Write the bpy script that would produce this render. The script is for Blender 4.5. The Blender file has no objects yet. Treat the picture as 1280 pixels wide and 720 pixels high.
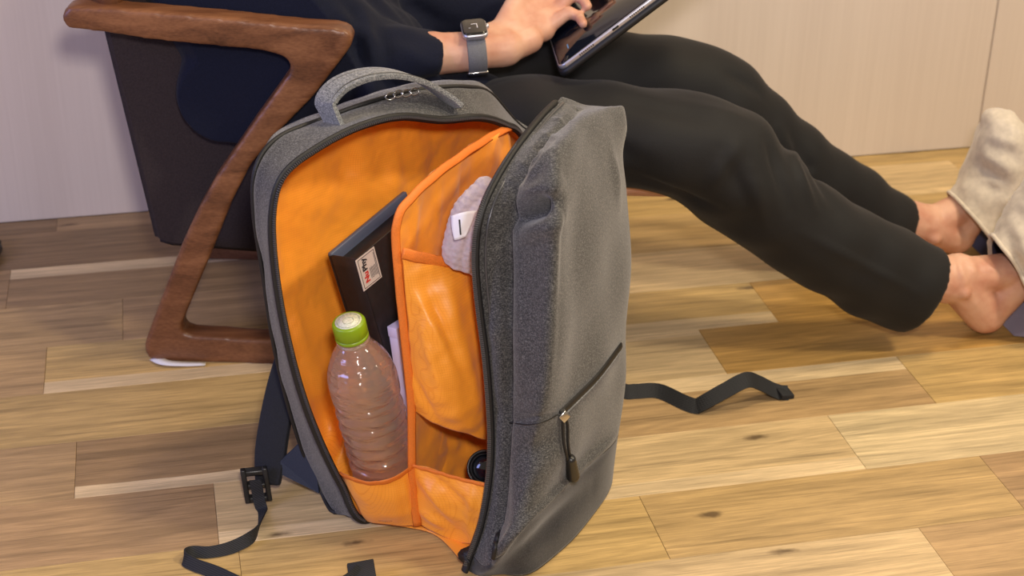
import bpy, bmesh, math, random
import numpy as np
from mathutils import Vector, Matrix

random.seed(7); np.random.seed(7)
C = bpy.context.scene.collection
scene = bpy.context.scene

# ------------------------------------------------------------------ camera
FPX, PITCH, ROLL, YAW, CAMH = 2019.0, math.radians(27.5), math.radians(0.64), math.radians(12.46), 1.05
cp, sp, cr, sr, cy, sy = (math.cos(PITCH), math.sin(PITCH), math.cos(ROLL), math.sin(ROLL), math.cos(YAW), math.sin(YAW))
FW = np.array([sy*cp, cy*cp, -sp]); R0 = np.array([cy, -sy, 0.0]); U0 = np.cross(R0, FW)
RT = cr*R0 + sr*U0; UP = -sr*R0 + cr*U0
CAM = np.array([0, 0, CAMH])
cd = bpy.data.cameras.new('camera'); cam = bpy.data.objects.new('camera', cd); C.objects.link(cam)
m = Matrix.Identity(4)
for i in range(3):
    m[i][0] = RT[i]; m[i][1] = UP[i]; m[i][2] = -FW[i]; m[i][3] = CAM[i]
cam.matrix_world = m
cd.sensor_width = 36; cd.lens = FPX/1280*36; cd.clip_start = 0.05
cd.dof.use_dof = True; cd.dof.focus_distance = 1.72; cd.dof.aperture_fstop = 7.0
scene.camera = cam

# ------------------------------------------------------------------ world and light
w = bpy.data.worlds.new('world'); scene.world = w; w.use_nodes = True
w.node_tree.nodes['Background'].inputs[0].default_value = (1.0, 0.83, 0.62, 1)
w.node_tree.nodes['Background'].inputs[1].default_value = 0.30

def area(name, loc, target, size, power, col, sizey=None):
    l = bpy.data.lights.new(name, 'AREA'); l.energy = power; l.color = col; l.size = size
    if sizey: l.shape = 'RECTANGLE'; l.size_y = sizey
    o = bpy.data.objects.new(name, l); C.objects.link(o); o.location = loc
    o.rotation_euler = (Vector(target)-Vector(loc)).to_track_quat('-Z', 'Y').to_euler()
    return o
area('camera_flash', (0.07, -0.03, 1.25), (0.55, 1.9, 0.25), 0.11, 18, (1.0, 0.91, 0.88))
area('ceiling_lamp', (1.05, 1.55, 2.45), (0.9, 1.5, 0), 0.30, 24, (1.0, 0.80, 0.50))
area('ceiling_lamp', (1.75, 0.75, 2.0), (0.4, 1.6, 0.2), 0.20, 27, (1.0, 0.87, 0.66))
area('window_light', (-1.7, 1.0, 1.1), (0.1, 1.95, 0.2), 0.8, 20, (0.36, 0.42, 1.0), 1.0)
scene.view_settings.view_transform = 'Standard'; scene.view_settings.look = 'None'
scene.view_settings.exposure = 0.0; scene.view_settings.gamma = 1

# ------------------------------------------------------------------ pixel rays to world points (to read positions off once, in metres)
def ray(px, py): return FW + RT*(px-640)/FPX - UP*(py-360)/FPX
def W(px, py, Y): d = ray(px, py); return CAM + d*(Y/d[1])
def WF(px, py, z=0.0): d = ray(px, py); return CAM + d*((z-CAMH)/d[2])
def WP(px, py, p, n): d = ray(px, py); return CAM + d*(np.dot(np.array(p)-CAM, n)/np.dot(d, n))
def PR(P):
    v = np.asarray(P)-CAM; z = v@FW
    return np.stack([640+FPX*(v@RT)/z, 360-FPX*(v@UP)/z], -1)

def norm(v): v = np.asarray(v, float); return v/np.linalg.norm(v)
V3 = lambda *a: np.array(a, float)

# ------------------------------------------------------------------ curves and lofts
def cr1(P, t, closed):
    """Catmull-Rom through the rows of P at parameters t (0..n-1, or 0..n when closed)"""
    P = np.asarray(P, float); n = len(P)
    i = np.floor(t).astype(int)
    if not closed: i = np.clip(i, 0, n-2)
    f = (t-i)
    def g(k):
        if closed: return P[k % n]
        lo = 2*P[0]-P[1]; hi = 2*P[-1]-P[-2]
        out = P[np.clip(k, 0, n-1)].copy()
        out[k < 0] = lo; out[k > n-1] = hi
        return out
    p0, p1, p2, p3 = g(i-1), g(i), g(i+1), g(i+2)
    f = f.reshape((-1,)+(1,)*(P.ndim-1))
    return 0.5*((2*p1)+(-p0+p2)*f+(2*p0-5*p1+4*p2-p3)*f*f+(-p0+3*p1-3*p2+p3)*f**3)
def curve(P, n, closed=False):
    m_ = len(P) if closed else len(P)-1
    t = np.linspace(0, m_, n, endpoint=not closed)
    return cr1(P, t, closed)
def grid(G, nu, nv, cu=False, cv=False):
    """G[row][col] control points -> smooth dense grid"""
    G = np.asarray(G, float)
    A = curve(G, nu, cu)
    B = curve(np.swapaxes(A, 0, 1), nv, cv)
    return np.swapaxes(B, 0, 1)
def grid_faces(nu, nv, cu=False, cv=False, off=0):
    F = []
    for i in range(nu if cu else nu-1):
        for j in range(nv if cv else nv-1):
            a = i*nv+j; b = i*nv+(j+1) % nv; c = ((i+1) % nu)*nv+(j+1) % nv; d = ((i+1) % nu)*nv+j
            F.append((off+a, off+b, off+c, off+d))
    return F

# ------------------------------------------------------------------ object helpers
def mesh(name, V, F, smooth=True):
    me = bpy.data.meshes.new(name)
    me.from_pydata([tuple(map(float, v)) for v in V], [], [tuple(f) for f in F])
    me.validate(); me.update()
    if smooth: me.polygons.foreach_set('use_smooth', [True]*len(me.polygons))
    return me
def origin(o):
    p = V3(0, 0, 0)
    while o is not None: p = p+np.array(o.location); o = o.parent
    return p
def obj(name, V, F, mat, parent=None, smooth=True, label=None, solid=0, bevel=0, at=None, flip=False, offset=-1, segs=2):
    V = np.asarray(V, float)
    base = origin(parent) if at is None else np.asarray(at, float)
    if flip: F = [tuple(reversed(f)) for f in F]
    me = mesh(name, V-base, F, smooth)
    o = bpy.data.objects.new(name, me); C.objects.link(o)
    if parent is not None:
        o.parent = parent; o.location = tuple(base-origin(parent))
    else: o.location = tuple(base)
    me.materials.append(mat)
    if label: o['label'] = label
    if solid:
        s = o.modifiers.new('solid', 'SOLIDIFY'); s.thickness = solid; s.offset = offset
    if bevel:
        b = o.modifiers.new('bevel', 'BEVEL'); b.width = bevel; b.segments = segs; b.limit_method = 'ANGLE'; b.angle_limit = math.radians(35)
        b.harden_normals = False
    return o
def thing(name, label, cat, loc, group=None):
    o = bpy.data.objects.new(name, None); C.objects.link(o); o.location = tuple(loc); o.empty_display_size = .05
    o['label'] = label; o['category'] = cat
    if group: o['group'] = group
    return o
def tag(o, label, cat, group=None):
    o['label'] = label; o['category'] = cat
    if group: o['group'] = group
    return o
class MB:
    def __init__(s): s.V = []; s.F = []
    def add(s, V, F, closed=False):
        if closed:
            A_ = np.asarray(V, float); o_ = A_.mean(0); vol = 0.0
            for f in F:
                for q in range(1, len(f)-1): vol += np.dot(A_[f[0]]-o_, np.cross(A_[f[q]]-o_, A_[f[q+1]]-o_))
            if vol < 0: F = [tuple(f)[::-1] for f in F]
        n = len(s.V); s.V += [tuple(v) for v in V]; s.F += [tuple(i+n for i in f) for f in F]; return s
    def box(s, c, ax, ay, az):
        """centre, three half-axis vectors"""
        c, ax, ay, az = [np.asarray(q, float) for q in (c, ax, ay, az)]
        V = [c+i*ax+j*ay+k*az for k in (-1, 1) for j in (-1, 1) for i in (-1, 1)]
        F = [(0, 2, 3, 1), (4, 5, 7, 6), (0, 1, 5, 4), (2, 6, 7, 3), (0, 4, 6, 2), (1, 3, 7, 5)]
        if np.dot(np.cross(ax, ay), az) < 0: F = [f[::-1] for f in F]
        return s.add(V, F)
    def tube(s, P, r, n=10, closed=False, up=(0, 0, 1), flat=1.0, cap=True):
        """sweep an ellipse (r, r*flat) along P; r scalar or list"""
        P = np.asarray(P, float); m_ = len(P)
        r = np.full(m_, r) if np.isscalar(r) else np.asarray(r)
        T = np.gradient(P, axis=0) if not closed else np.roll(P, -1, 0)-np.roll(P, 1, 0)
        V = []; prev = np.asarray(up, float)
        for i in range(m_):
            t = norm(T[i]); b = prev-t*np.dot(prev, t)
            b = norm(b) if np.linalg.norm(b) > 1e-6 else norm(np.cross(t, V3(1, 0, .1)))
            prev = b; a = np.cross(t, b)
            for k in range(n):
                th = 2*math.pi*k/n
                V.append(P[i]+r[i]*(math.cos(th)*a+flat*math.sin(th)*b))
        F = grid_faces(m_, n, closed, True)
        if not closed and cap:
            F.append(tuple(range(n))[::-1]); F.append(tuple((m_-1)*n+k for k in range(n)))
        return s.add(V, F, True)
    def ribbon(s, P, side, w, t):
        """flat strap along P; side[i] = width direction"""
        P = np.asarray(P, float); m_ = len(P); T = np.gradient(P, axis=0); V = []
        w = np.full(m_, w) if np.isscalar(w) else np.asarray(w)
        side = np.asarray(side, float)
        if side.ndim == 1: side = np.tile(side, (m_, 1))
        for i in range(m_):
            t_ = norm(T[i]); a = side[i]-t_*np.dot(side[i], t_); a = norm(a); b = np.cross(t_, a)
            for (x, y) in ((-1, -1), (1, -1), (1, 1), (-1, 1)): V.append(P[i]+a*x*w[i]/2+b*y*t/2)
        F = grid_faces(m_, 4, False, True)
        F += [(3, 2, 1, 0), tuple((m_-1)*4+k for k in range(4))]
        return s.add(V, F, True)
    def lathe(s, prof, c, ax, n=40, deform=None):
        """prof = [(r, h)], c base, ax axis"""
        ax = norm(ax); a = norm(np.cross(ax, V3(0.1, 1, 0))); b = np.cross(ax, a); V = []
        for (r, h) in prof:
            for k in range(n):
                th = 2*math.pi*k/n; rr = r*(deform(th, h) if deform else 1)
                V.append(np.asarray(c)+ax*h+rr*(math.cos(th)*a+math.sin(th)*b))
        F = grid_faces(len(prof), n, False, True)
        F.append(tuple(range(n))[::-1]); F.append(tuple((len(prof)-1)*n+k for k in range(n)))
        return s.add(V, F, True)
    def capsule(s, a, b, ra, rb, n=14, k=5):
        a = np.asarray(a, float); b = np.asarray(b, float); t = norm(b-a); P = []; R = []
        for i in range(k):
            th = math.pi/2*(1-i/k); P.append(a-t*ra*math.sin(th)); R.append(max(ra*math.cos(th), 1e-4))
        for i in range(k+1):
            th = math.pi/2*i/k; P.append(b+t*rb*math.sin(th)); R.append(max(rb*math.cos(th), 1e-4))
        P = np.array(P); x = norm(np.cross(t, V3(.13, .2, 1))); y = np.cross(t, x); V = []
        for p, r in zip(P, R):
            for q in range(n):
                th = 2*math.pi*q/n; V.append(p+r*(math.cos(th)*x+math.sin(th)*y))
        F = grid_faces(len(P), n, False, True); F.append(tuple(range(n))[::-1]); F.append(tuple((len(P)-1)*n+q for q in range(n)))
        return s.add(V, F, True)
    def chain(s, pts, n=14):
        """pts = [(point, radius)]"""
        for (a, ra), (b, rb) in zip(pts[:-1], pts[1:]): s.capsule(a, b, ra, rb, n)
        return s
    def sections(s, S, n=24, steps=40):
        """S = [(top, bottom, dy, tangent weight)] ellipse sections through world points top/bottom with half depth dy along y"""
        cs = np.array([(np.asarray(t)+np.asarray(b))/2 for t, b, *_ in S]); hs = np.array([(np.asarray(t)-np.asarray(b))/2 for t, b, *_ in S])
        ds = np.array([[q[2]] for q in S])
        k = np.sqrt(np.maximum(np.sum(hs**2, 1, keepdims=True)-(0.42*ds)**2, (0.35*np.linalg.norm(hs, axis=1, keepdims=True))**2))/np.linalg.norm(hs, axis=1, keepdims=True)
        hs = hs*k
        cs = curve(cs, steps); hs = curve(hs, steps); ds = curve(ds, steps); V = []
        for c, h, d in zip(cs, hs, ds):
            for q in range(n):
                th = 2*math.pi*q/n; V.append(c+h*math.cos(th)+V3(0, d[0], 0)*math.sin(th))
        F = grid_faces(steps, n, False, True); F.append(tuple(range(n))[::-1]); F.append(tuple((steps-1)*n+q for q in range(n)))
        return s.add(V, F, True)
def blend(mb, voxel, smooth=6, fac=.5):
    """voxel-join overlapping closed shapes into ONE continuous skin; returns V, F"""
    me = mesh('tmp', mb.V, mb.F); o = bpy.data.objects.new('tmp', me); C.objects.link(o)
    r = o.modifiers.new('r', 'REMESH'); r.mode = 'VOXEL'; r.voxel_size = voxel
    if smooth:
        sm = o.modifiers.new('s', 'SMOOTH'); sm.iterations = smooth; sm.factor = fac
    dg = bpy.context.evaluated_depsgraph_get(); dg.update()
    e = o.evaluated_get(dg).to_mesh()
    V = np.empty(len(e.vertices)*3); e.vertices.foreach_get('co', V); V = V.reshape(-1, 3)
    F = [tuple(p.vertices) for p in e.polygons]
    o.evaluated_get(dg).to_mesh_clear(); bpy.data.objects.remove(o); bpy.data.meshes.remove(me)
    return V, F
def normals(V, F):
    V = np.asarray(V, float); N = np.zeros_like(V)
    Fa = np.array([f[:4] if len(f) >= 4 else (f[0], f[1], f[2], f[2]) for f in F])
    n = np.cross(V[Fa[:, 2]]-V[Fa[:, 0]], V[Fa[:, 3]]-V[Fa[:, 1]])
    t3 = np.linalg.norm(n, axis=1) < 1e-14
    for k in range(4): np.add.at(N, Fa[:, k], n)
    return N/np.maximum(np.linalg.norm(N, axis=1, keepdims=True), 1e-12)
from mathutils.bvhtree import BVHTree
def folds(V, F, L):
    """soft creases: L = [(world a, world b, width m, amplitude m)]; each line is dropped onto the surface it shapes, then pushed in or out along the normal"""
    V = np.asarray(V, float); N = normals(V, F); D = np.zeros(len(V))
    bv_ = BVHTree.FromPolygons([tuple(v) for v in V], F)
    for a, b, wd, amp in L:
        a = np.asarray(a, float); b = np.asarray(b, float); P = []
        for t in np.linspace(0, 1, 9):
            q = a*(1-t)+b*t; d = norm(q-CAM); h = bv_.ray_cast(Vector(CAM), Vector(d))
            P.append(np.array(h[0]) if h[0] is not None else q)
        P = np.array(P); best = np.full(len(V), 1e9); bt = np.zeros(len(V))
        for k in range(8):
            ab = P[k+1]-P[k]; L2 = max(ab@ab, 1e-12); t = np.clip(((V-P[k])@ab)/L2, 0, 1); d = np.linalg.norm(V-(P[k]+t[:, None]*ab), axis=1)
            m_ = d < best; best[m_] = d[m_]; bt[m_] = (k+t[m_])/8
        D += amp*np.exp(-(best/wd)**2)*(0.25+0.75*np.sin(np.pi*np.clip(bt, 0.02, .98)))
    return V+N*D[:, None]
def vnoise(P, seed=0):
    """smooth pseudo noise by summed sines"""
    rs = np.random.RandomState(seed); out = np.zeros(len(P))
    for k in range(7):
        d = rs.normal(size=3); d /= np.linalg.norm(d); f = rs.uniform(.6, 1.8); out += np.sin(P@d*f*2*math.pi+rs.uniform(0, 6.28))
    return out/3.5

# ------------------------------------------------------------------ materials
def nt(name):
    m_ = bpy.data.materials.new(name); m_.use_nodes = True; t = m_.node_tree; return m_, t, t.nodes['Principled BSDF']
def nd(t, kind, **kw):
    n = t.nodes.new(kind)
    for k, v in kw.items():
        if k.startswith('i_'):
            key = k[2:]; n.inputs[int(key) if key.isdigit() else key.replace('_', ' ')].default_value = v
        else: setattr(n, k, v)
    return n
def ramp(t, stops):
    r = t.nodes.new('ShaderNodeValToRGB'); e = r.color_ramp.elements
    while len(e) < len(stops): e.new(0.5)
    for q, (p, c) in zip(e, stops): q.position = p; q.color = (*c, 1) if len(c) == 3 else c
    return r
def mapping(t, scale, coord='Object', loc=(0, 0, 0), rot=(0, 0, 0)):
    tc = t.nodes.new('ShaderNodeTexCoord'); mp = t.nodes.new('ShaderNodeMapping'); mp.inputs['Scale'].default_value = scale
    mp.inputs['Location'].default_value = loc; mp.inputs['Rotation'].default_value = rot
    t.links.new(tc.outputs[coord], mp.inputs[0]); return mp
def bump(t, p, src, strength, dist=0.001, prev=None):
    b = t.nodes.new('ShaderNodeBump'); b.inputs['Strength'].default_value = strength; b.inputs['Distance'].default_value = dist
    t.links.new(src, b.inputs['Height'])
    if prev: t.links.new(prev.outputs[0], b.inputs['Normal'])
    t.links.new(b.outputs[0], p.inputs['Normal']); return b
def plain(name, col, rough=.5, metal=0, nscale=0, nstr=.2, sheen=0, spec=.5, coat=0, var=0.0):
    m_, t, p = nt(name); p.inputs['Base Color'].default_value = (*col, 1); p.inputs['Roughness'].default_value = rough
    p.inputs['Metallic'].default_value = metal; p.inputs['Specular IOR Level'].default_value = spec
    p.inputs['Coat Weight'].default_value = coat
    if sheen: p.inputs['Sheen Weight'].default_value = sheen; p.inputs['Sheen Roughness'].default_value = .5
    mp = mapping(t, (1, 1, 1))
    n = nd(t, 'ShaderNodeTexNoise', i_Scale=nscale or 60, i_Detail=4.0); t.links.new(mp.outputs[0], n.inputs[0])
    r = ramp(t, [(.3, tuple(c*(1-var) for c in col)), (.7, tuple(min(1, c*(1+var)) for c in col))])
    t.links.new(n.outputs[0], r.inputs[0]); t.links.new(r.outputs[0], p.inputs['Base Color'])
    if nscale: bump(t, p, n.outputs[0], nstr)
    return m_
def heather(name, dark, mid, light, scale=1700, warm=None):
    """melange woven polyester: short light and dark yarns"""
    m_, t, p = nt(name)
    mp1 = mapping(t, (scale*.22, scale*.22, scale*.9)); mp2 = mapping(t, (scale*.8, scale*.8, scale*.25))
    n1 = nd(t, 'ShaderNodeTexNoise', i_Scale=1.0, i_Detail=2.0); n2 = nd(t, 'ShaderNodeTexNoise', i_Scale=1.0, i_Detail=2.0)
    t.links.new(mp1.outputs[0], n1.inputs[0]); t.links.new(mp2.outputs[0], n2.inputs[0])
    mx = nd(t, 'ShaderNodeMath', operation='ADD'); t.links.new(n1.outputs[0], mx.inputs[0]); t.links.new(n2.outputs[0], mx.inputs[1])
    hf = nd(t, 'ShaderNodeMath', operation='MULTIPLY', i_1=.5); t.links.new(mx.outputs[0], hf.inputs[0])
    r = ramp(t, [(.38, dark), (.5, mid), (.64, light)]); t.links.new(hf.outputs[0], r.inputs[0])
    t.links.new(r.outputs[0], p.inputs['Base Color']); p.inputs['Roughness'].default_value = .85
    p.inputs['Sheen Weight'].default_value = .25
    bump(t, p, hf.outputs[0], .5, .0006); return m_
def ripstop(name, col, dark, rough=.42):
    m_, t, p = nt(name)
    mp = mapping(t, (1, 1, 1))
    sx = t.nodes.new('ShaderNodeSeparateXYZ'); t.links.new(mp.outputs[0], sx.inputs[0])
    u = nd(t, 'ShaderNodeMath', operation='ADD'); t.links.new(sx.outputs[0], u.inputs[0]); t.links.new(sx.outputs[1], u.inputs[1])
    hs = []
    for s_, sc in ((u.outputs[0], 2300.0), (sx.outputs[2], 2300.0)):
        a = nd(t, 'ShaderNodeMath', operation='MULTIPLY', i_1=sc); t.links.new(s_, a.inputs[0])
        b = nd(t, 'ShaderNodeMath', operation='SINE'); t.links.new(a.outputs[0], b.inputs[0])
        c = nd(t, 'ShaderNodeMath', operation='GREATER_THAN', i_1=.86); t.links.new(b.outputs[0], c.inputs[0]); hs.append(c)
    mxx = nd(t, 'ShaderNodeMath', operation='MAXIMUM'); t.links.new(hs[0].outputs[0], mxx.inputs[0]); t.links.new(hs[1].outputs[0], mxx.inputs[1])
    mix = nd(t, 'ShaderNodeMix', data_type='RGBA'); t.links.new(mxx.outputs[0], mix.inputs[0])
    mix.inputs[6].default_value = (*col, 1); mix.inputs[7].default_value = (*dark, 1)
    t.links.new(mix.outputs[2], p.inputs['Base Color'])
    nz = nd(t, 'ShaderNodeTexNoise', i_Scale=22.0, i_Detail=2.0, i_Distortion=.2); t.links.new(mp.outputs[0], nz.inputs[0])
    b1 = bump(t, p, nz.outputs[0], .55, .012)
    bump(t, p, mxx.outputs[0], .35, .0005, b1)
    p.inputs['Roughness'].default_value = rough; p.inputs['Sheen Weight'].default_value = .15
    p.inputs['Transmission Weight'].default_value = 0.0
    return m_
def webbing(name, col, pitch=1100):
    m_, t, p = nt(name); mp = mapping(t, (1, 1, 1))
    wv = nd(t, 'ShaderNodeTexWave', i_Scale=pitch/6.28, i_Distortion=.5, bands_direction='DIAGONAL'); t.links.new(mp.outputs[0], wv.inputs[0])
    r = ramp(t, [(0, tuple(c*.6 for c in col)), (1, tuple(c*1.5 for c in col))]); t.links.new(wv.outputs[0], r.inputs[0]); t.links.new(r.outputs[0], p.inputs['Base Color'])
    p.inputs['Roughness'].default_value = .75; bump(t, p, wv.outputs[0], .5, .0006); return m_
def plank_mat():
    m_, t, p = nt('oak_plank'); L = t.links.new
    oi = t.nodes.new('ShaderNodeObjectInfo'); tc = t.nodes.new('ShaderNodeTexCoord')
    off = nd(t, 'ShaderNodeMath', operation='MULTIPLY', i_1=37.0); L(oi.outputs['Random'], off.inputs[0])
    cmb = t.nodes.new('ShaderNodeCombineXYZ'); L(off.outputs[0], cmb.inputs[0]); L(off.outputs[0], cmb.inputs[1])
    ad = nd(t, 'ShaderNodeVectorMath', operation='ADD'); L(tc.outputs['Object'], ad.inputs[0]); L(cmb.outputs[0], ad.inputs[1])
    # broad cathedral figure
    mp = t.nodes.new('ShaderNodeMapping'); mp.inputs['Scale'].default_value = (1.5, 20, 20); L(ad.outputs[0], mp.inputs[0])
    n1 = nd(t, 'ShaderNodeTexNoise', i_Scale=1.0, i_Detail=3.0, i_Roughness=.5, i_Distortion=.6); L(mp.outputs[0], n1.inputs[0])
    rg = nd(t, 'ShaderNodeMath', operation='MULTIPLY', i_1=70.0); L(n1.outputs[0], rg.inputs[0])
    sn = nd(t, 'ShaderNodeMath', operation='SINE'); L(rg.outputs[0], sn.inputs[0])
    # fine pores
    mp2 = t.nodes.new('ShaderNodeMapping'); mp2.inputs['Scale'].default_value = (26, 600, 600); L(ad.outputs[0], mp2.inputs[0])
    n2 = nd(t, 'ShaderNodeTexNoise', i_Scale=1.0, i_Detail=4.0, i_Roughness=.7); L(mp2.outputs[0], n2.inputs[0])
    mp3 = t.nodes.new('ShaderNodeMapping'); mp3.inputs['Scale'].default_value = (3.0, 60, 60); L(ad.outputs[0], mp3.inputs[0])
    n3 = nd(t, 'ShaderNodeTexNoise', i_Scale=1.0, i_Detail=5.0, i_Roughness=.65, i_Distortion=.4); L(mp3.outputs[0], n3.inputs[0])
    v1 = nd(t, 'ShaderNodeMapRange', i_1=-1.0, i_2=1.0, i_3=.90, i_4=1.05); L(sn.outputs[0], v1.inputs[0])
    v2 = nd(t, 'ShaderNodeMapRange', i_1=.3, i_2=.7, i_3=.80, i_4=1.14); L(n2.outputs[0], v2.inputs[0])
    v3 = nd(t, 'ShaderNodeMapRange', i_1=.3, i_2=.72, i_3=1.18, i_4=.66); L(n3.outputs[0], v3.inputs[0])
    m1 = nd(t, 'ShaderNodeMath', operation='MULTIPLY'); L(v1.outputs[0], m1.inputs[0]); L(v2.outputs[0], m1.inputs[1])
    m2 = nd(t, 'ShaderNodeMath', operation='MULTIPLY'); L(m1.outputs[0], m2.inputs[0]); L(v3.outputs[0], m2.inputs[1])
    mp4 = t.nodes.new('ShaderNodeMapping'); mp4.inputs['Scale'].default_value = (5, 170, 170); L(ad.outputs[0], mp4.inputs[0])
    n4 = nd(t, 'ShaderNodeTexNoise', i_Scale=1.0, i_Detail=3.0, i_Roughness=.6, i_Distortion=.3); L(mp4.outputs[0], n4.inputs[0])
    v4 = nd(t, 'ShaderNodeMapRange', i_1=.55, i_2=.72, i_3=1.0, i_4=.68); L(n4.outputs[0], v4.inputs[0])
    m3 = nd(t, 'ShaderNodeMath', operation='MULTIPLY'); L(m2.outputs[0], m3.inputs[0]); L(v4.outputs[0], m3.inputs[1]); m2 = m3
    # sapwood edge: object alpha a -> 0.5 none, above .5 far edge, below .5 near edge (width = |a-.5|)
    gs = t.nodes.new('ShaderNodeSeparateXYZ'); L(tc.outputs['Generated'], gs.inputs[0])
    wob = nd(t, 'ShaderNodeMapRange', i_1=.2, i_2=.8, i_3=-.05, i_4=.05); L(n1.outputs[0], wob.inputs[0])
    gy = nd(t, 'ShaderNodeMath', operation='ADD'); L(gs.outputs[1], gy.inputs[0]); L(wob.outputs[0], gy.inputs[1])
    d = nd(t, 'ShaderNodeMath', operation='SUBTRACT', i_1=.5); L(oi.outputs['Alpha'], d.inputs[0])
    far = nd(t, 'ShaderNodeMath', operation='SUBTRACT', i_0=1.0); L(d.outputs[0], far.inputs[1])
    isf = nd(t, 'ShaderNodeMath', operation='GREATER_THAN'); L(gy.outputs[0], isf.inputs[0]); L(far.outputs[0], isf.inputs[1])
    neg = nd(t, 'ShaderNodeMath', operation='MULTIPLY', i_1=-1.0); L(d.outputs[0], neg.inputs[0])
    isn = nd(t, 'ShaderNodeMath', operation='LESS_THAN'); L(gy.outputs[0], isn.inputs[0]); L(neg.outputs[0], isn.inputs[1])
    # a=.5 gives far=1 and near=0: wobble must not leak
    act = nd(t, 'ShaderNodeMath', operation='ABSOLUTE'); L(d.outputs[0], act.inputs[0])
    act2 = nd(t, 'ShaderNodeMath', operation='GREATER_THAN', i_1=.02); L(act.outputs[0], act2.inputs[0])
    pos = nd(t, 'ShaderNodeMath', operation='GREATER_THAN', i_1=0.0); L(d.outputs[0], pos.inputs[0])
    s1 = nd(t, 'ShaderNodeMath', operation='MULTIPLY'); L(isf.outputs[0], s1.inputs[0]); L(pos.outputs[0], s1.inputs[1])
    inv = nd(t, 'ShaderNodeMath', operation='SUBTRACT', i_0=1.0); L(pos.outputs[0], inv.inputs[1])
    s2 = nd(t, 'ShaderNodeMath', operation='MULTIPLY'); L(isn.outputs[0], s2.inputs[0]); L(inv.outputs[0], s2.inputs[1])
    sm = nd(t, 'ShaderNodeMath', operation='ADD'); L(s1.outputs[0], sm.inputs[0]); L(s2.outputs[0], sm.inputs[1])
    sap = nd(t, 'ShaderNodeMath', operation='MULTIPLY'); L(sm.outputs[0], sap.inputs[0]); L(act2.outputs[0], sap.inputs[1])
    mixs = nd(t, 'ShaderNodeMix', data_type='RGBA'); L(sap.outputs[0], mixs.inputs[0]); L(oi.outputs['Color'], mixs.inputs[6]); mixs.inputs[7].default_value = (.74, .56, .33, 1)
    mul = nd(t, 'ShaderNodeVectorMath', operation='SCALE'); L(mixs.outputs[2], mul.inputs[0]); L(m2.outputs[0], mul.inputs['Scale'])
    # knots
    mpk = t.nodes.new('ShaderNodeMapping'); mpk.inputs['Scale'].default_value = (3.4, 10, 1); L(ad.outputs[0], mpk.inputs[0])
    vk = nd(t, 'ShaderNodeTexVoronoi', i_Scale=1.0, voronoi_dimensions='2D'); L(mpk.outputs[0], vk.inputs[0])
    nk = nd(t, 'ShaderNodeTexNoise', i_Scale=45.0, i_Detail=3.0); L(ad.outputs[0], nk.inputs[0])
    kd = nd(t, 'ShaderNodeMath', operation='MULTIPLY_ADD', i_1=.12); L(nk.outputs[0], kd.inputs[0]); L(vk.outputs['Distance'], kd.inputs[2])
    kr = nd(t, 'ShaderNodeMapRange', i_1=.075, i_2=.125, i_3=.8, i_4=0.0); L(kd.outputs[0], kr.inputs[0])
    sel = t.nodes.new('ShaderNodeSeparateColor'); L(vk.outputs['Color'], sel.inputs[0])
    selg = nd(t, 'ShaderNodeMath', operation='GREATER_THAN', i_1=.66); L(sel.outputs[0], selg.inputs[0])
    kk = nd(t, 'ShaderNodeMath', operation='MULTIPLY'); L(kr.outputs[0], kk.inputs[0]); L(selg.outputs[0], kk.inputs[1])
    mk = nd(t, 'ShaderNodeMix', data_type='RGBA'); L(kk.outputs[0], mk.inputs[0]); L(mul.outputs[0], mk.inputs[6]); mk.inputs[7].default_value = (.07, .04, .02, 1)
    L(mk.outputs[2], p.inputs['Base Color'])
    p.inputs['Roughness'].default_value = .42; p.inputs['Specular IOR Level'].default_value = .4
    bump(t, p, n2.outputs[0], .12, .001); return m_
def walnut():
    m_, t, p = nt('walnut'); L = t.links.new
    mp = mapping(t, (7, 40, 40), rot=(0, math.radians(6), 0)); n = nd(t, 'ShaderNodeTexNoise', i_Scale=1.0, i_Detail=5.0, i_Distortion=.8); L(mp.outputs[0], n.inputs[0])
    mp2 = mapping(t, (60, 700, 500)); n2 = nd(t, 'ShaderNodeTexNoise', i_Scale=1.0, i_Detail=3.0); L(mp2.outputs[0], n2.inputs[0])
    a = nd(t, 'ShaderNodeMath', operation='MULTIPLY_ADD', i_1=.45); L(n2.outputs[0], a.inputs[0]); L(n.outputs[0], a.inputs[2])
    r = ramp(t, [(.45, (.075, .027, .012)), (.7, (.165, .064, .027)), (.95, (.26, .11, .047))]); L(a.outputs[0], r.inputs[0]); L(r.outputs[0], p.inputs['Base Color'])
    p.inputs['Roughness'].default_value = .38; bump(t, p, n2.outputs[0], .1, .0006); return m_

M = {}
M['plank'] = plank_mat(); M['walnut'] = walnut()
M['grey'] = heather('grey_melange', (.010, .010, .012), (.042, .042, .044), (.150, .148, .145))
M['grey_light'] = heather('grey_melange_binding', (.05, .055, .065), (.16, .17, .18), (.34, .34, .34))
M['chin'] = heather('grey_melange_shaded', (.006, .006, .009), (.013, .014, .019), (.038, .038, .043), 1500)  # the bag's own grey, with shade of the downward face put into the colour
M['orange'] = ripstop('orange_ripstop', (.97, .37, .030), (.88, .30, .020))
M['binding'] = plain('orange_binding', (.74, .19, .02), .6, nscale=700, nstr=.4, var=.1)
M['zip'] = plain('zip_tape', (.008, .008, .009), .55, nscale=900, nstr=.4)
M['teeth'] = plain('zip_teeth', (.07, .07, .075), .3, spec=.7)
M['strap'] = webbing('black_webbing', (.010, .011, .014)); M['pad'] = plain('strap_padding', (.005, .006, .011), .8, nscale=500, nstr=.5, sheen=.05, var=.3)
M['navy_mesh'] = plain('navy_panel', (.02, .028, .055), .7, nscale=600, nstr=.5)
M['black_plastic'] = plain('black_plastic', (.012, .012, .013), .35)
M['metal'] = plain('steel', (.6, .6, .6), .25, metal=1)
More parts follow.
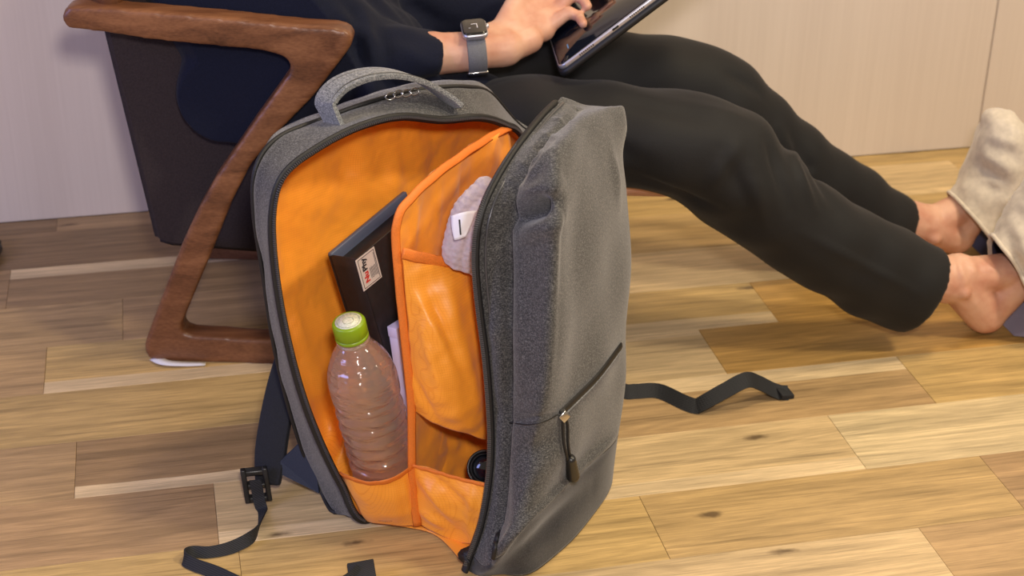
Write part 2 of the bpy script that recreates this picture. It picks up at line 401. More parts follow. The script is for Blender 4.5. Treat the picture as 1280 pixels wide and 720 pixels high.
M['silver'] = plain('brushed_aluminium', (.62, .62, .68), .35, metal=.8)
M['box'] = plain('black_card', (.017, .015, .017), .5, nscale=150, nstr=.06, var=.2)
M['box_edge'] = plain('slate_card_edge', (.09, .11, .17), .5)
M['white_label'] = plain('white_label', (.70, .66, .62), .5)
M['ink'] = plain('black_ink', (.03, .03, .035), .6); M['red_ink'] = plain('red_ink', (.62, .03, .02), .6)
M['cap'] = plain('green_cap', (.21, .33, .006), .4, spec=.5); M['cap_print'] = plain('cap_print', (.62, .63, .50), .5, nscale=500, nstr=0, var=.25)
M['lilac'] = plain('lilac_card', (.62, .60, .84), .6)
M['knit'] = plain('lilac_grey_cloth', (.46, .38, .40), .95, nscale=260, nstr=.9, sheen=.3, var=.12)
M['tagw'] = plain('white_tag', (.82, .80, .86), .7)
M['sweater'] = plain('navy_jersey', (.0060, .0080, .021), .9, nscale=500, nstr=.3, sheen=.04, var=.15, spec=.2)
M['trouser'] = plain('black_twill', (.0078, .0076, .0088), .70, nscale=900, nstr=.25, sheen=.05, var=.1, spec=.3)
M['chair_cloth'] = plain('dark_brown_upholstery', (.034, .025, .027), .85, nscale=400, nstr=.4, sheen=.03, var=.2, spec=.2)
M['slipper'] = plain('beige_fleece', (.60, .53, .44), .95, nscale=120, nstr=.5, sheen=.4, var=.10)
M['slipper_in'] = plain('navy_lining', (.03, .035, .075), .8, nscale=300, nstr=.3)
M['sole'] = plain('lavender_sole', (.27, .245, .33), .8); M['sole_dark'] = plain('navy_sole', (.05, .055, .12), .8)
M['paper'] = plain('white_paper', (.75, .74, .78), .7)
M['screen'] = plain('dark_glass_screen', (.006, .008, .014), .06, spec=.9)
M['watch_screen'] = plain('watch_glass', (.012, .011, .010), .08, spec=.9)
M['case'] = plain('black_case', (.008, .008, .009), .5)
M['watchband'] = plain('grey_woven_band', (.13, .135, .15), .7, nscale=900, nstr=.5, var=.2)
M['ui_blue'] = plain('screen_blue', (.05, .25, .55), .3)
def skin():
    m_, t, p = nt('skin'); L = t.links.new; mp = mapping(t, (1, 1, 1))
    n = nd(t, 'ShaderNodeTexNoise', i_Scale=28.0, i_Detail=4.0); L(mp.outputs[0], n.inputs[0])
    r = ramp(t, [(.3, (.52, .24, .16)), (.55, (.64, .36, .25)), (.8, (.70, .44, .32))]); L(n.outputs[0], r.inputs[0]); L(r.outputs[0], p.inputs['Base Color'])
    p.inputs['Roughness'].default_value = .5; p.inputs['Subsurface Weight'].default_value = .12; p.inputs['Subsurface Radius'].default_value = (.01, .004, .002)
    n2 = nd(t, 'ShaderNodeTexNoise', i_Scale=260.0, i_Detail=3.0); L(mp.outputs[0], n2.inputs[0]); bump(t, p, n2.outputs[0], .15, .001)
    return m_
M['skin'] = skin(); M['hair'] = plain('black_hair', (.01, .008, .007), .5, nscale=300, nstr=.6)
def pet():
    """clear plastic and water: mostly straight-through, some refraction, mirror-like glints by angle"""
    m_, t, p = nt('clear_bottle_with_water'); t.nodes.remove(p); L = t.links.new; out_ = t.nodes['Material Output']
    mp = mapping(t, (.7, .7, 2.2)); n = nd(t, 'ShaderNodeTexNoise', i_Scale=70.0, i_Detail=1.0); L(mp.outputs[0], n.inputs[0])
    b = nd(t, 'ShaderNodeBump', i_Strength=.8, i_Distance=.006); L(n.outputs[0], b.inputs['Height'])
    tr_ = nd(t, 'ShaderNodeBsdfTransparent', i_Color=(1, .97, .95, 1)); rf = nd(t, 'ShaderNodeBsdfRefraction', i_IOR=1.22, i_Roughness=.02, i_Color=(1, .98, .96, 1)); gl = nd(t, 'ShaderNodeBsdfGlossy', i_Roughness=.11)
    L(b.outputs[0], rf.inputs['Normal']); L(b.outputs[0], gl.inputs['Normal'])
    m1 = nd(t, 'ShaderNodeMixShader', i_Fac=.45); L(tr_.outputs[0], m1.inputs[1]); L(rf.outputs[0], m1.inputs[2])
    fr_ = nd(t, 'ShaderNodeFresnel', i_IOR=2.0); L(b.outputs[0], fr_.inputs['Normal'])
    df = nd(t, 'ShaderNodeBsdfTranslucent', i_Color=(1, .90, .84, 1)); m0 = nd(t, 'ShaderNodeMixShader', i_Fac=.24); L(m1.outputs[0], m0.inputs[1]); L(df.outputs[0], m0.inputs[2])
    m2 = nd(t, 'ShaderNodeMixShader'); gm = t.nodes.new('ShaderNodeNewGeometry'); fm = nd(t, 'ShaderNodeMath', operation='SUBTRACT', i_0=1.0); L(gm.outputs['Backfacing'], fm.inputs[1]); dd = nd(t, 'ShaderNodeBsdfDiffuse', i_Color=(1, .84, .74, 1)); mq = nd(t, 'ShaderNodeMixShader', i_Fac=.08); L(m0.outputs[0], mq.inputs[1]); L(dd.outputs[0], mq.inputs[2]); m0 = mq
    fx = nd(t, 'ShaderNodeMath', operation='MULTIPLY'); L(fm.outputs[0], fx.inputs[0]); L(fr_.outputs[0], fx.inputs[1])
    L(fx.outputs[0], m2.inputs[0]); L(m0.outputs[0], m2.inputs[1]); L(gl.outputs[0], m2.inputs[2]); L(m2.outputs[0], out_.inputs[0])
    return m_
M['pet'] = pet()
def wall_mat():
    m_, t, p = nt('wall_board'); L = t.links.new
    mp = mapping(t, (230, 1, 4)); n = nd(t, 'ShaderNodeTexNoise', i_Scale=1.0, i_Detail=4.0); L(mp.outputs[0], n.inputs[0])
    mp2 = mapping(t, (9, 1, .4)); n2 = nd(t, 'ShaderNodeTexNoise', i_Scale=1.0, i_Detail=3.0); L(mp2.outputs[0], n2.inputs[0])
    a = nd(t, 'ShaderNodeMath', operation='MULTIPLY_ADD', i_1=.4); L(n.outputs[0], a.inputs[0]); L(n2.outputs[0], a.inputs[2])
    r = ramp(t, [(.5, (.66, .57, .50)), (.9, (.74, .65, .575))]); L(a.outputs[0], r.inputs[0]); L(r.outputs[0], p.inputs['Base Color'])
    p.inputs['Roughness'].default_value = .6; bump(t, p, n.outputs[0], .1, .001); return m_
M['wall'] = wall_mat()

# ------------------------------------------------------------------ the setting
YW = 2.327
fl = obj('floor', [(-2.5, -1.2, -.03), (3.2, -1.2, -.03), (3.2, YW+.1, -.03), (-2.5, YW+.1, -.03), (-2.5, -1.2, -.0125), (3.2, -1.2, -.0125), (3.2, YW+.1, -.0125), (-2.5, YW+.1, -.0125)],
         [(0, 3, 2, 1), (4, 5, 6, 7), (0, 1, 5, 4), (1, 2, 6, 5), (2, 3, 7, 6), (3, 0, 4, 7)], plain('subfloor', (.26, .16, .07), .8), smooth=False)
fl['kind'] = 'structure'
ROW0, RW = 1.3255, .1195
T = dict(shade=(.30, .19, .095), tan=(.54, .365, .16), pale=(.66, .48, .255), grey=(.64, .50, .29), amber=(.50, .29, .085), brown=(.38, .245, .12), mid=(.47, .31, .15), honey=(.56, .38, .155), dull=(.42, .27, .135))  # shade: brown boards darkened to paint in flash falloff by the wall
rows = {  # row index -> joints (x, tone of the board left of that joint, sapwood), last tone for the board right of the last joint
    -2: ([(-.3, 'mid', .5), (.1, 'pale', .5), (.42, 'mid', .5)], ('pale', .5)),
    -1: ([(-.1, 'mid', .5), (.26, 'mid', .5), (.754, 'pale', .5)], ('mid', .5)),
    0: ([(.02, 'honey', .5), (.469, 'honey', .5), (.886, 'tan', .5)], ('dull', .5)),
    1: ([(0.0, 'dull', .5), (.744, 'pale', .28)], ('grey', .5)),
    2: ([(-.154, 'mid', .5), (.36, 'brown', .30), (.888, 'mid', .78)], ('honey', .5)),
    3: ([(.1, 'honey', .5), (.656, 'pale', .62)], ('amber', .5)),
    4: ([(-.197, 'mid', .5), (.77, 'honey', .25)], ('amber', .5)),
    5: ([(-.1, 'mid', .5), (.53, 'dull', .5), (.98, 'pale', .5)], ('amber', .5)),
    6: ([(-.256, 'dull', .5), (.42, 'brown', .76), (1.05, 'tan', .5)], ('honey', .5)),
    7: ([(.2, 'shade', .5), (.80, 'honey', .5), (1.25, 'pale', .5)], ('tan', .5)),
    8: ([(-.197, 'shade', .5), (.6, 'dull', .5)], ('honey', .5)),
    -3: ([(0.1, 'mid', .5), (.7, 'tan', .5)], ('mid', .5)),
    -4: ([(0.3, 'pale', .5), (.9, 'tan', .5)], ('honey', .5)), -5: ([(0.0, 'tan', .5), (.6, 'mid', .5)], ('honey', .5))}
npl = 0
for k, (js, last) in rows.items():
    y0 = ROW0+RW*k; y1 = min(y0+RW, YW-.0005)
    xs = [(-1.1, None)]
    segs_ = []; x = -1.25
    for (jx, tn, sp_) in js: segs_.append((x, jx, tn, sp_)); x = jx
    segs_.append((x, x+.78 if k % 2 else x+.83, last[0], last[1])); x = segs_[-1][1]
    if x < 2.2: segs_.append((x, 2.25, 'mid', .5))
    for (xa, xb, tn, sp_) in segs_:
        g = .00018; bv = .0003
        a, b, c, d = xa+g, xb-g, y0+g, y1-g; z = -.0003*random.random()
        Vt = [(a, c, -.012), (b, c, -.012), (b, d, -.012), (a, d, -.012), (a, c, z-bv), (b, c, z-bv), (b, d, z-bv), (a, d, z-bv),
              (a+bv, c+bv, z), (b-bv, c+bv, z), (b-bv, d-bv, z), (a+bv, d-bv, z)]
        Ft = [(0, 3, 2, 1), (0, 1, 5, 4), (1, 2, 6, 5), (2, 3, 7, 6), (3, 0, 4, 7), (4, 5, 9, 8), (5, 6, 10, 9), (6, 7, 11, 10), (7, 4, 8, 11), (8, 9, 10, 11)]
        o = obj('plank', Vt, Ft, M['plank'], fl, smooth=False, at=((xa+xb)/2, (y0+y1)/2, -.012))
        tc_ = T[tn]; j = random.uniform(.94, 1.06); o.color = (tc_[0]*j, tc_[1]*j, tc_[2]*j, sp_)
wl = obj('wall_back', [(-2.5, YW+.012, 0), (3.2, YW+.012, 0), (3.2, YW+.012, 2.6), (-2.5, YW+.012, 2.6), (-2.5, YW+.1, 0), (3.2, YW+.1, 0), (3.2, YW+.1, 2.6), (-2.5, YW+.1, 2.6)],
         [(0, 1, 2, 3), (7, 6, 5, 4), (0, 4, 5, 1), (1, 5, 6, 2), (2, 6, 7, 3), (3, 7, 4, 0)], plain('wall_core', (.12, .10, .08), .9), smooth=False)
wl['kind'] = 'structure'
for (xa, xb) in ((-2.5, -.52), (-.52, 1.3215), (1.3215, 3.2)):
    g = .0011; mb = MB(); mb.box(((xa+xb)/2, YW+.006, 1.3), ((xb-xa)/2-g, 0, 0), (0, .006, 0), (0, 0, 1.2998))
    obj('wall_panel', mb.V, mb.F, M['wall'], wl, smooth=False, bevel=.0008, segs=1)

# ------------------------------------------------------------------ armchair
CH = thing('armchair', 'walnut framed armchair with dark upholstery the person sits in', 'chair', WF(190, 452))
CHN = norm(V3(.237, 1, 0)); CHP = V3(-.064, 1.858, 0)
def onch(px, py, off=0.0): return WP(px, py, CHP, CHN)+CHN*off
outline = [(77, 17), (82, 10), (91, 8), (126, 9), (191, 14), (279, 22), (372, 32), (415, 35), (429, 37), (438, 43), (441, 51), (438, 60), (430, 71), (391, 122), (347, 167), (313, 207), (289, 254), (262, 322), (243, 367), (230, 398),
           (226, 409), (229, 417), (240, 420), (300, 424), (380, 429), (480, 434), (560, 438), (575, 452), (560, 468), (480, 464), (380, 460), (300, 456), (240, 454), (200, 453), (189, 451), (182, 443), (180, 431), (190, 403), (207, 358), (228, 303), (246, 264), (269, 223), (319, 150), (345, 114), (360, 93), (363, 84), (360, 77), (352, 71), (326, 64), (260, 58), (191, 51), (132, 42), (83, 36), (78, 28)]
def frame(off, th, name):
    A = np.array([onch(px, py, off) for px, py in outline]); B = A+CHN*th; n = len(A)
    V = np.vstack([A, B]); F = [tuple(range(n)), tuple(range(n, 2*n))[::-1]]
    F += [(i, n+i, n+(i+1) % n, (i+1) % n) for i in range(n)]
    V, F = blend(MB().add(V, F, True), .0028, 22, .5)
    return obj(name, V, F, M['walnut'], CH)
frame(0, .036, 'arm_frame'); frame(.295, .036, 'arm_frame')
sh = [(100, -90), (118, -10), (195, 303), (215, 309), (335, 318), (560, 318), (640, 280), (788, 236), (786, 214), (540, 205), (400, 200), (350, 160), (240, -90)]
A = np.array([W(px, py, 1.915) for px, py in sh]); n = len(A)
MBs = MB(); B = A+V3(0, .24, 0); MBs.add(np.vstack([A, B]), [tuple(range(n)), tuple(range(n, 2*n))[::-1]]+[(i, n+i, n+(i+1) % n, (i+1) % n) for i in range(n)])
bm = bmesh.new(); vs = [bm.verts.new(v) for v in MBs.V]
for f in MBs.F: bm.faces.new([vs[i] for i in f])
bmesh.ops.recalc_face_normals(bm, faces=bm.faces)
bmesh.ops.bevel(bm, geom=[e for e in bm.edges if e.calc_face_angle(0) > .5], offset=.006, segments=3, affect='EDGES')
bmesh.ops.triangulate(bm, faces=[f for f in bm.faces if len(f.verts) > 4]); bm.verts.index_update()
o = obj('upholstered_shell', [tuple(v.co) for v in bm.verts], [tuple(v.index for v in f.verts) for f in bm.faces], M['chair_cloth'], CH, smooth=True); bm.free()
o.modifiers.new('wn', 'WEIGHTED_NORMAL')
mb = MB(); p0 = onch(118, 14, .02); mb.tube([p0+V3(.01, 0, -.01), p0+V3(.02, .02, .05), p0+V3(-.03, .05, .25)], [.016, .015, .013], 12)
obj('back_post', mb.V, mb.F, M['walnut'], CH)
mb = MB(); a = onch(232, 330, .018); mb.tube([a, a+CHN*.295], .010, 12); a = onch(375, 90, .018)
obj('stretcher', mb.V, mb.F, M['walnut'], CH)

# ------------------------------------------------------------------ paper slip under the chair
mb = MB(); p = np.array([WF(194, 447, .003), WF(206, 453, .004), WF(230, 455, .003), WF(257, 455, .002)])
mb.ribbon(curve(p, 12), V3(.25, 1, .0), np.linspace(.016, .007, 12), .0012)
tag(obj('paper_slip', mb.V, mb.F, M['paper'], at=p[1], bevel=0), 'small white paper slip wedged under the walnut chair frame', 'paper')
# black plug parts peeping in at the left edge
mb = MB(); a = WF(-8, 322, .012)
mb.capsule(a+V3(-.004, .0, 0), a+V3(.001, 0.03, 0), .011, .010); a2 = WF(-7, 304, .012)
V, F = blend(MB().add(mb.V, mb.F).capsule(a2, a2+V3(-.03, .02, 0), .010, .010).capsule(a, a2+V3(-.012, 0, 0), .008, .008), .002, 2)
tag(obj('cable_plug', V, F, M['black_plastic'], at=(a[0], a[1], 0)), 'small black plug on the floor by the wall at far left', 'plug')

# ------------------------------------------------------------------ BACKPACK
BP = thing('backpack', 'large grey backpack standing unzipped, showing its orange lining', 'backpack', (.27, 1.47, 0))
rimpx = [(462, 653, 1.450), (425, 603, 1.452), (385, 515, 1.455), (358, 420, 1.46), (343, 330, 1.465), (341, 262, 1.468), (356, 217, 1.475), (400, 183, 1.495), (450, 158, 1.52), (500, 146, 1.545), (552, 150, 1.575), (600, 147, 1.60), (632, 156, 1.63), (652, 170, 1.65)]
rim = [W(*q) for q in rimpx]+[V3(.405, 1.685, .29), V3(.41, 1.69, .15), V3(.40, 1.68, .03), V3(.35, 1.63, .012), V3(.26, 1.54, .008)]
outpx = [(434, 645, 1.478), (402, 612, 1.515), (372, 540, 1.515), (346, 440, 1.515), (331, 345, 1.515), (319, 262, 1.515), (323, 208, 1.52), (350, 173, 1.54), (405, 150, 1.565), (470, 127, 1.59), (530, 113, 1.62), (584, 110, 1.65), (615, 119, 1.68), (650, 158, 1.71)]
out = [W(*q) for q in outpx]+[V3(.45, 1.75, .28), V3(.455, 1.755, .15), V3(.445, 1.745, .03), V3(.37, 1.69, .004), V3(.25, 1.60, .004)]
rim = np.array(rim); out = np.array(out); rim[:, 2] = np.maximum(rim[:, 2], .006); out[:, 2] = np.maximum(out[:, 2], .003)
NB = 150
mid = (rim+out)/2; cen = out.mean(0)
edge_out = out.copy()
back1 = cen+(out-cen)*.98+V3(.003, .036, 0); back1[:, 2] = np.maximum(back1[:, 2], .006)
back2 = cen+(out-cen)*.7+V3(-.028, .080, 0)
back3 = cen+(out-cen)*.03+V3(-.034, .090, 0)
# rear shell in grey: rim -> outside edge -> rounded into the back panel
loops = [rim, rim*.35+out*.65+norm(V3(-.3, -.6, 1))*0.0, out, back1]
dense = [curve(L_, NB, True) for L_ in loops]
G = np.array(dense); Vg = curve(G, 16).reshape(-1, 3)
Vg = Vg+normals(Vg, grid_faces(16, NB, False, True))*(vnoise(Vg*14, 3)*.0014)[:, None]
Vg[:, 2] = np.maximum(Vg[:, 2], .002)
obj('rear_shell', Vg, grid_faces(16, NB, False, True), M['grey'], BP, solid=.0025, flip=False)
Gb = np.array([curve(L_, NB, True) for L_ in (back1, back2, back3)]); Vb = curve(Gb, 12).reshape(-1, 3)
obj('back_panel', Vb, grid_faces(12, NB, False, True), M['navy_mesh'], BP, solid=.003)
# piping on the back edge and the zip tape around the opening
mb = MB(); oc_ = curve(out, NB, True); mb.tube(cen+(oc_-cen)*1.004+V3(-.001, .002, 0), .0026, 8, closed=True); obj('piping', mb.V, mb.F, M['zip'], BP)
rc = curve(rim, 260, True)
def zipper(P, N_side, closed, width=.0085):
    """tape (ribbon) plus a row of small teeth"""
    tp = MB(); T_ = np.gradient(P, axis=0); tp.tube(P, width*.5, 8, closed=closed, up=N_side, flat=.42)
    obj('zip_tape', tp.V, tp.F, M['zip'], BP)
zipper(rc, norm(V3(-.62, .78, .1)), True, .0088)
# rear lining: rim -> inner wall -> inner back
ic = rim.mean(0)
def shrink(L_, s, c, off): return c+(L_-c)*s+off
l0 = shrink(rim, .992, ic, V3(.001, -.001, 0)); l1 = shrink(rim*.5+out*.5, .955, ic, 0); l2 = shrink(out, .925, cen, V3(0, 0, 0))
l3 = shrink(out, .80, cen, V3(-.012, .016, 0)); l4 = shrink(out, .4, cen, V3(-.014, .018, 0)); l5 = shrink(out, .02, cen, V3(-.014, .018, 0))
Gl = np.array([curve(L_, NB, True) for L_ in (l0, l1, l2, l3, l4, l5)]); nl = 44; Vl = curve(Gl, nl).reshape(-1, 3)
Fl = grid_faces(nl, NB, False, True)
tt = np.repeat(np.linspace(0, 1, nl), NB)
Nl = normals(Vl, Fl); Vl = Vl+Nl*(vnoise(Vl*V3(26, 26, 9), 5)*.0032*np.minimum(1, tt*6))[:, None]
Vl = folds(Vl, Fl, [(W(352, 330, 1.48), W(385, 470, 1.48), .006, -.006), (W(385, 470, 1.47), W(440, 600, 1.46), .007, .006), (W(350, 260, 1.49), W(365, 400, 1.49), .006, .005), (W(380, 400, 1.5), W(408, 520, 1.49), .008, -.006), (W(430, 200, 1.58), W(420, 330, 1.56), .012, .004), (W(500, 175, 1.6), W(480, 300, 1.6), .014, -.004)])
Vl[:, 2] = np.maximum(Vl[:, 2], .006)
obj('rear_lining', Vl, Fl, M['orange'], BP, solid=.001, flip=True)

# front shell, rows bottom -> top, columns opening rim -> round the front face -> far side
rowsF = [
 [(583, 706, 1.347), (600, 715, 1.338), (625, 718, 1.335), (672, 717, 1.333), (735, 652, 1.405), (765, 604, 1.475)],
 [(590, 692, 1.350), (609, 706, 1.322), (632, 684, 1.302), (675, 637, 1.318), (725, 587, 1.392), (771, 545, 1.488)],
 [(603, 655, 1.355), (624, 655, 1.333), (655, 620, 1.312), (695, 580, 1.335), (738, 543, 1.40), (776, 500, 1.50)],
 [(613, 600, 1.365), (632, 600, 1.345), (668, 565, 1.325), (708, 535, 1.35), (746, 500, 1.42), (779, 470, 1.51)],
 [(616, 540, 1.375), (634, 530, 1.357), (680, 505, 1.335), (716, 485, 1.37), (755, 460, 1.43), (782, 430, 1.52)],
 [(610, 450, 1.385), (633, 450, 1.370), (685, 430, 1.345), (721, 420, 1.38), (760, 400, 1.45), (786, 370, 1.53)],
 [(600, 370, 1.395), (631, 370, 1.385), (688, 350, 1.355), (723, 340, 1.39), (762, 320, 1.46), (787, 300, 1.54)],
 [(597, 310, 1.40), (630, 305, 1.397), (690, 262, 1.368), (726, 258, 1.40), (762, 250, 1.47), (784, 240, 1.55)],
 [(606, 258, 1.41), (643, 238, 1.41), (692, 200, 1.395), (728, 198, 1.43), (760, 195, 1.49), (779, 195, 1.55)],
 [(635, 202, 1.45), (670, 182, 1.452), (712, 160, 1.455), (742, 157, 1.485), (766, 154, 1.525), (784, 158, 1.56)],
 [(674, 150, 1.51), (700, 144, 1.515), (726, 138, 1.525), (751, 134, 1.54), (768, 133, 1.56), (781, 137, 1.58)],
 [(703, 121, 1.565), (714, 124, 1.572), (730, 131, 1.58), (750, 133, 1.587), (767, 134, 1.592), (777, 136, 1.60)]]
GF = np.array([[W(*q) for q in r] for r in rowsF])
GF[0, :, 2] = .002
for k in range(4, 9): GF[k, 2] = W(rowsF[k][2][0], rowsF[k][2][1], rowsF[k][2][2]-.012)
far = []
for k in range(len(GF)):
    z = GF[k, 5, 2]; far.append([GF[k, 5]+V3(-.004, .03, -.002 if k < 9 else -.022-.012*(k-9)), V3(.462-.05*min(1, z/.42), 1.672, max(z-(.02+.02*(k-8))*(k > 7), .002))])
GF = np.concatenate([GF, np.array(far)], 1)
nu, nv = 260, 200
D = grid(GF, nu, nv); Vf = D.reshape(-1, 3); Ff = grid_faces(nu, nv)
NF = normals(Vf, Ff)
if NF[len(NF)//2] @ (CAM-Vf[len(Vf)//2]) < 0: Ff = [f[::-1] for f in Ff]
u2, v2 = np.meshgrid(np.linspace(0, 1, nu), np.linspace(0, 1, nv), indexing='ij')
inner = np.minimum(1, v2.reshape(-1)*8)
Vf = Vf+normals(Vf, Ff)*((vnoise(Vf*7, 8)*.0020)*inner)[:, None]
def FL(px, py, Y): return W(px, py, Y)
cr_folds = [
 (FL(650, 273, 1.395), FL(691, 250, 1.375), .0095, -.015), (FL(652, 271, 1.39), FL(692, 254, 1.375), .0085, -.010), (FL(668, 264, 1.39), FL(691, 252, 1.375), .007, -.009), (FL(640, 277, 1.39), FL(670, 266, 1.375), .005, -.012), (FL(650, 292, 1.39), FL(704, 272, 1.365), .010, .007), (FL(648, 248, 1.40), FL(700, 232, 1.38), .010, .007),
 (FL(633, 285, 1.39), FL(634, 400, 1.355), .0055, -.015), (FL(634, 380, 1.39), FL(633, 530, 1.355), .0055, -.015), (FL(634, 510, 1.355), FL(626, 650, 1.335), .0055, -.015), (FL(627, 630, 1.335), FL(612, 706, 1.325), .0050, -.011),
 (FL(650, 300, 1.39), FL(650, 500, 1.355), .009, .003), (FL(648, 540, 1.355), FL(642, 650, 1.335), .009, .003), (FL(616, 320, 1.39), FL(624, 520, 1.36), .006, .0025),
 (FL(641, 240, 1.41), FL(680, 172, 1.475), .0055, -.013), (FL(672, 182, 1.45), FL(722, 136, 1.53), .0050, -.010), (FL(633, 290, 1.39), FL(644, 232, 1.41), .0050, -.013),
 (FL(655, 235, 1.40), FL(694, 180, 1.44), .008, .005),
 (FL(693, 190, 1.41), FL(690, 360, 1.36), .007, .006), (FL(690, 320, 1.41), FL(684, 480, 1.36), .008, .004), (FL(765, 190, 1.52), FL(775, 250, 1.51), .012, .004),
 (FL(640, 528, 1.35), FL(700, 516, 1.335), .0028, -.003), (FL(655, 600, 1.33), FL(720, 560, 1.36), .016, .003), (FL(650, 570, 1.33), FL(700, 545, 1.36), .012, -.003),
 (FL(660, 210, 1.45), FL(672, 196, 1.47), .0035, .003), (FL(648, 200, 1.44), FL(668, 216, 1.44), .0030, .0022), (FL(634, 222, 1.42), FL(654, 236, 1.415), .0030, .0022), (FL(664, 182, 1.46), FL(682, 196, 1.46), .0030, .0022), (FL(676, 165, 1.49), FL(700, 174, 1.48), .0030, .0022), (FL(690, 148, 1.5), FL(712, 152, 1.5), .0035, .003),
 (FL(626, 560, 1.35), FL(632, 590, 1.345), .006, .004), (FL(622, 500, 1.365), FL(627, 530, 1.36), .007, -.003), (FL(618, 400, 1.385), FL(622, 430, 1.38), .008, .003),
 (FL(612, 702, 1.325), FL(660, 646, 1.312), .005, .006), (FL(650, 658, 1.312), FL(725, 583, 1.40), .005, .006), (FL(710, 596, 1.312), FL(770, 544, 1.485), .006, .006), (FL(640, 700, 1.3), FL(740, 610, 1.4), .014, -.006)]
Vpre = Vf.copy(); Vf = folds(Vf, Ff, cr_folds); Vf[:, 2] = np.maximum(Vf[:, 2], .0015)
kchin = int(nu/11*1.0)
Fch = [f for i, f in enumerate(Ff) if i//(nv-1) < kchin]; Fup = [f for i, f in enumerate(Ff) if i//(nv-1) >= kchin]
def sub(V, F):
    ids = sorted({i for f in F for i in f}); mp_ = {a: b for b, a in enumerate(ids)}
    return np.asarray(V)[ids], [tuple(mp_[i] for i in f) for f in F]
v_, f_ = sub(Vf, Fup); o = obj('front_shell', v_, f_, M['grey'], BP, solid=.003, label='grey front shell with orange inside'); o.data.materials.append(M['orange']); o.modifiers['solid'].material_offset = 1
v_, f_ = sub(Vf, Fch); obj('bottom_panel', v_, f_, M['chin'], BP, solid=.003, label='tapered underside panel, its grey darkened for shade')
# opening zip of the front shell: a double ridge with teeth
fr = Vf.reshape(nu, nv, 3)[:, 0]; frd = curve(fr[::12], 220)
side = norm(V3(-.8, -.1, .1))
mb = MB(); mb.tube(frd+V3(-.0020, -.001, .0), .0058, 10, up=side, flat=.62); obj('zip_tape', mb.V, mb.F, M['zip'], BP)
mb = MB(); mb.tube(frd+V3(.0075, -.0035, 0.001), .0012, 6); obj('stitching', mb.V, mb.F, M['teeth'], BP)
tb = MB(); L_ = np.concatenate([[0], np.cumsum(np.linalg.norm(np.diff(frd, axis=0), axis=1))]); nT = int(L_[-1]/.0022)
for s_ in np.linspace(.01, L_[-1]-.01, nT):
    c_ = np.array([np.interp(s_, L_, frd[:, q]) for q in range(3)]); i_ = min(int(np.searchsorted(L_, s_)), len(frd)-2); t_ = norm(frd[i_+1]-frd[i_])
    a_ = norm(np.cross(t_, V3(0, 1, 0))); tb.box(c_+V3(-.0052, -.0058, .0008), a_*.0019, t_*.0007, np.cross(a_, t_)*.0012)
o = obj('zip_teeth', tb.V, tb.F, M['teeth'], BP, smooth=False); o['kind'] = 'stuff'
tb = MB(); part_ = rc; L_ = np.concatenate([[0], np.cumsum(np.linalg.norm(np.diff(part_, axis=0), axis=1))])
for s_ in np.linspace(.01, L_[-1]-.01, int(L_[-1]/.0024)):
    c_ = np.array([np.interp(s_, L_, part_[:, q]) for q in range(3)]); i_ = min(int(np.searchsorted(L_, s_)), len(part_)-2); t_ = norm(part_[i_+1]-part_[i_])
    b_ = norm(V3(.62, -.78, .1)-t_*np.dot(V3(.62, -.78, .1), t_)); a_ = np.cross(t_, b_); tb.box(c_+b_*.0030, a_*.0012, t_*.0006, b_*.0012)
o = obj('zip_teeth', tb.V, tb.F, M['teeth'], BP, smooth=False); o['kind'] = 'stuff'

# floor of the bag between both shells and the far hinge
base = [[W(462, 653, 1.452), W(500, 662, 1.435), W(545, 672, 1.41), W(583, 706, 1.350)], [V3(.26, 1.54, .006), V3(.29, 1.51, .006), V3(.32, 1.48, .006), V3(.36, 1.44, .006)], [V3(.37, 1.66, .006), V3(.39, 1.65, .006), V3(.42, 1.63, .006), V3(.45, 1.58, .006)]]
gb = grid(base, 20, 20).reshape(-1, 3); gb[:, 2] = np.clip(gb[:, 2], .006, .012)
obj('base_lining', gb, grid_faces(20, 20), M['orange'], BP, solid=.002)
hz = np.linspace(.01, .34, 6)
hg = [[V3(.405, 1.685, z), V3(.445, 1.705, z), V3(.464-.05*z/.42, 1.674, z)] for z in hz]
obj('hinge_gusset', grid(hg, 20, 12).reshape(-1, 3), grid_faces(20, 12), M['grey'], BP, solid=.003)

# organiser divider: panel, upper pocket, lower pocket, bottle pocket, bindings
def patch(name, G, nu_, nv_, mat, noise=.0015, sc=22, seed=1, fold=None, solid=.0012, ncomp=V3(1, 1, 1), label=None):
    D_ = grid(G, nu_, nv_).reshape(-1, 3); F_ = grid_faces(nu_, nv_); N_ = normals(D_, F_)
    if (N_ @ norm(V3(-.1, 1, -.4))).mean() > 0: F_ = [f[::-1] for f in F_]; N_ = -N_
    D_ = D_+N_*(vnoise(D_*ncomp*sc, seed)*noise)[:, None]
    if fold: D_ = folds(D_, F_, fold)
    D_[:, 2] = np.maximum(D_[:, 2], .004)
    return obj(name, D_, F_, mat, BP, solid=solid, label=label)
near = [(497, 276, 1.447), (495, 300, 1.445), (500, 360, 1.44), (507, 430, 1.435), (514, 500, 1.43), (515, 560, 1.425), (516, 610, 1.422), (522, 656, 1.42)]
topr = [(497, 276, 1.447), (506, 256, 1.455), (540, 222, 1.49), (580, 192, 1.545), (614, 170, 1.60), (638, 158, 1.64)]
divG = []
farx = [W(638, 158, 1.64)]
for k, nn in enumerate(near):
    a = W(*nn); tz = k/(len(near)-1)
    if k == 0: row = [W(*q) for q in topr]
    else:
        b = farx[0]*(1-tz)+V3(.385, 1.645, .02)*tz
        row = [a*(1-s_)+b*s_ for s_ in (0, .06, .25, .5, .75, 1)]
    divG.append(row)
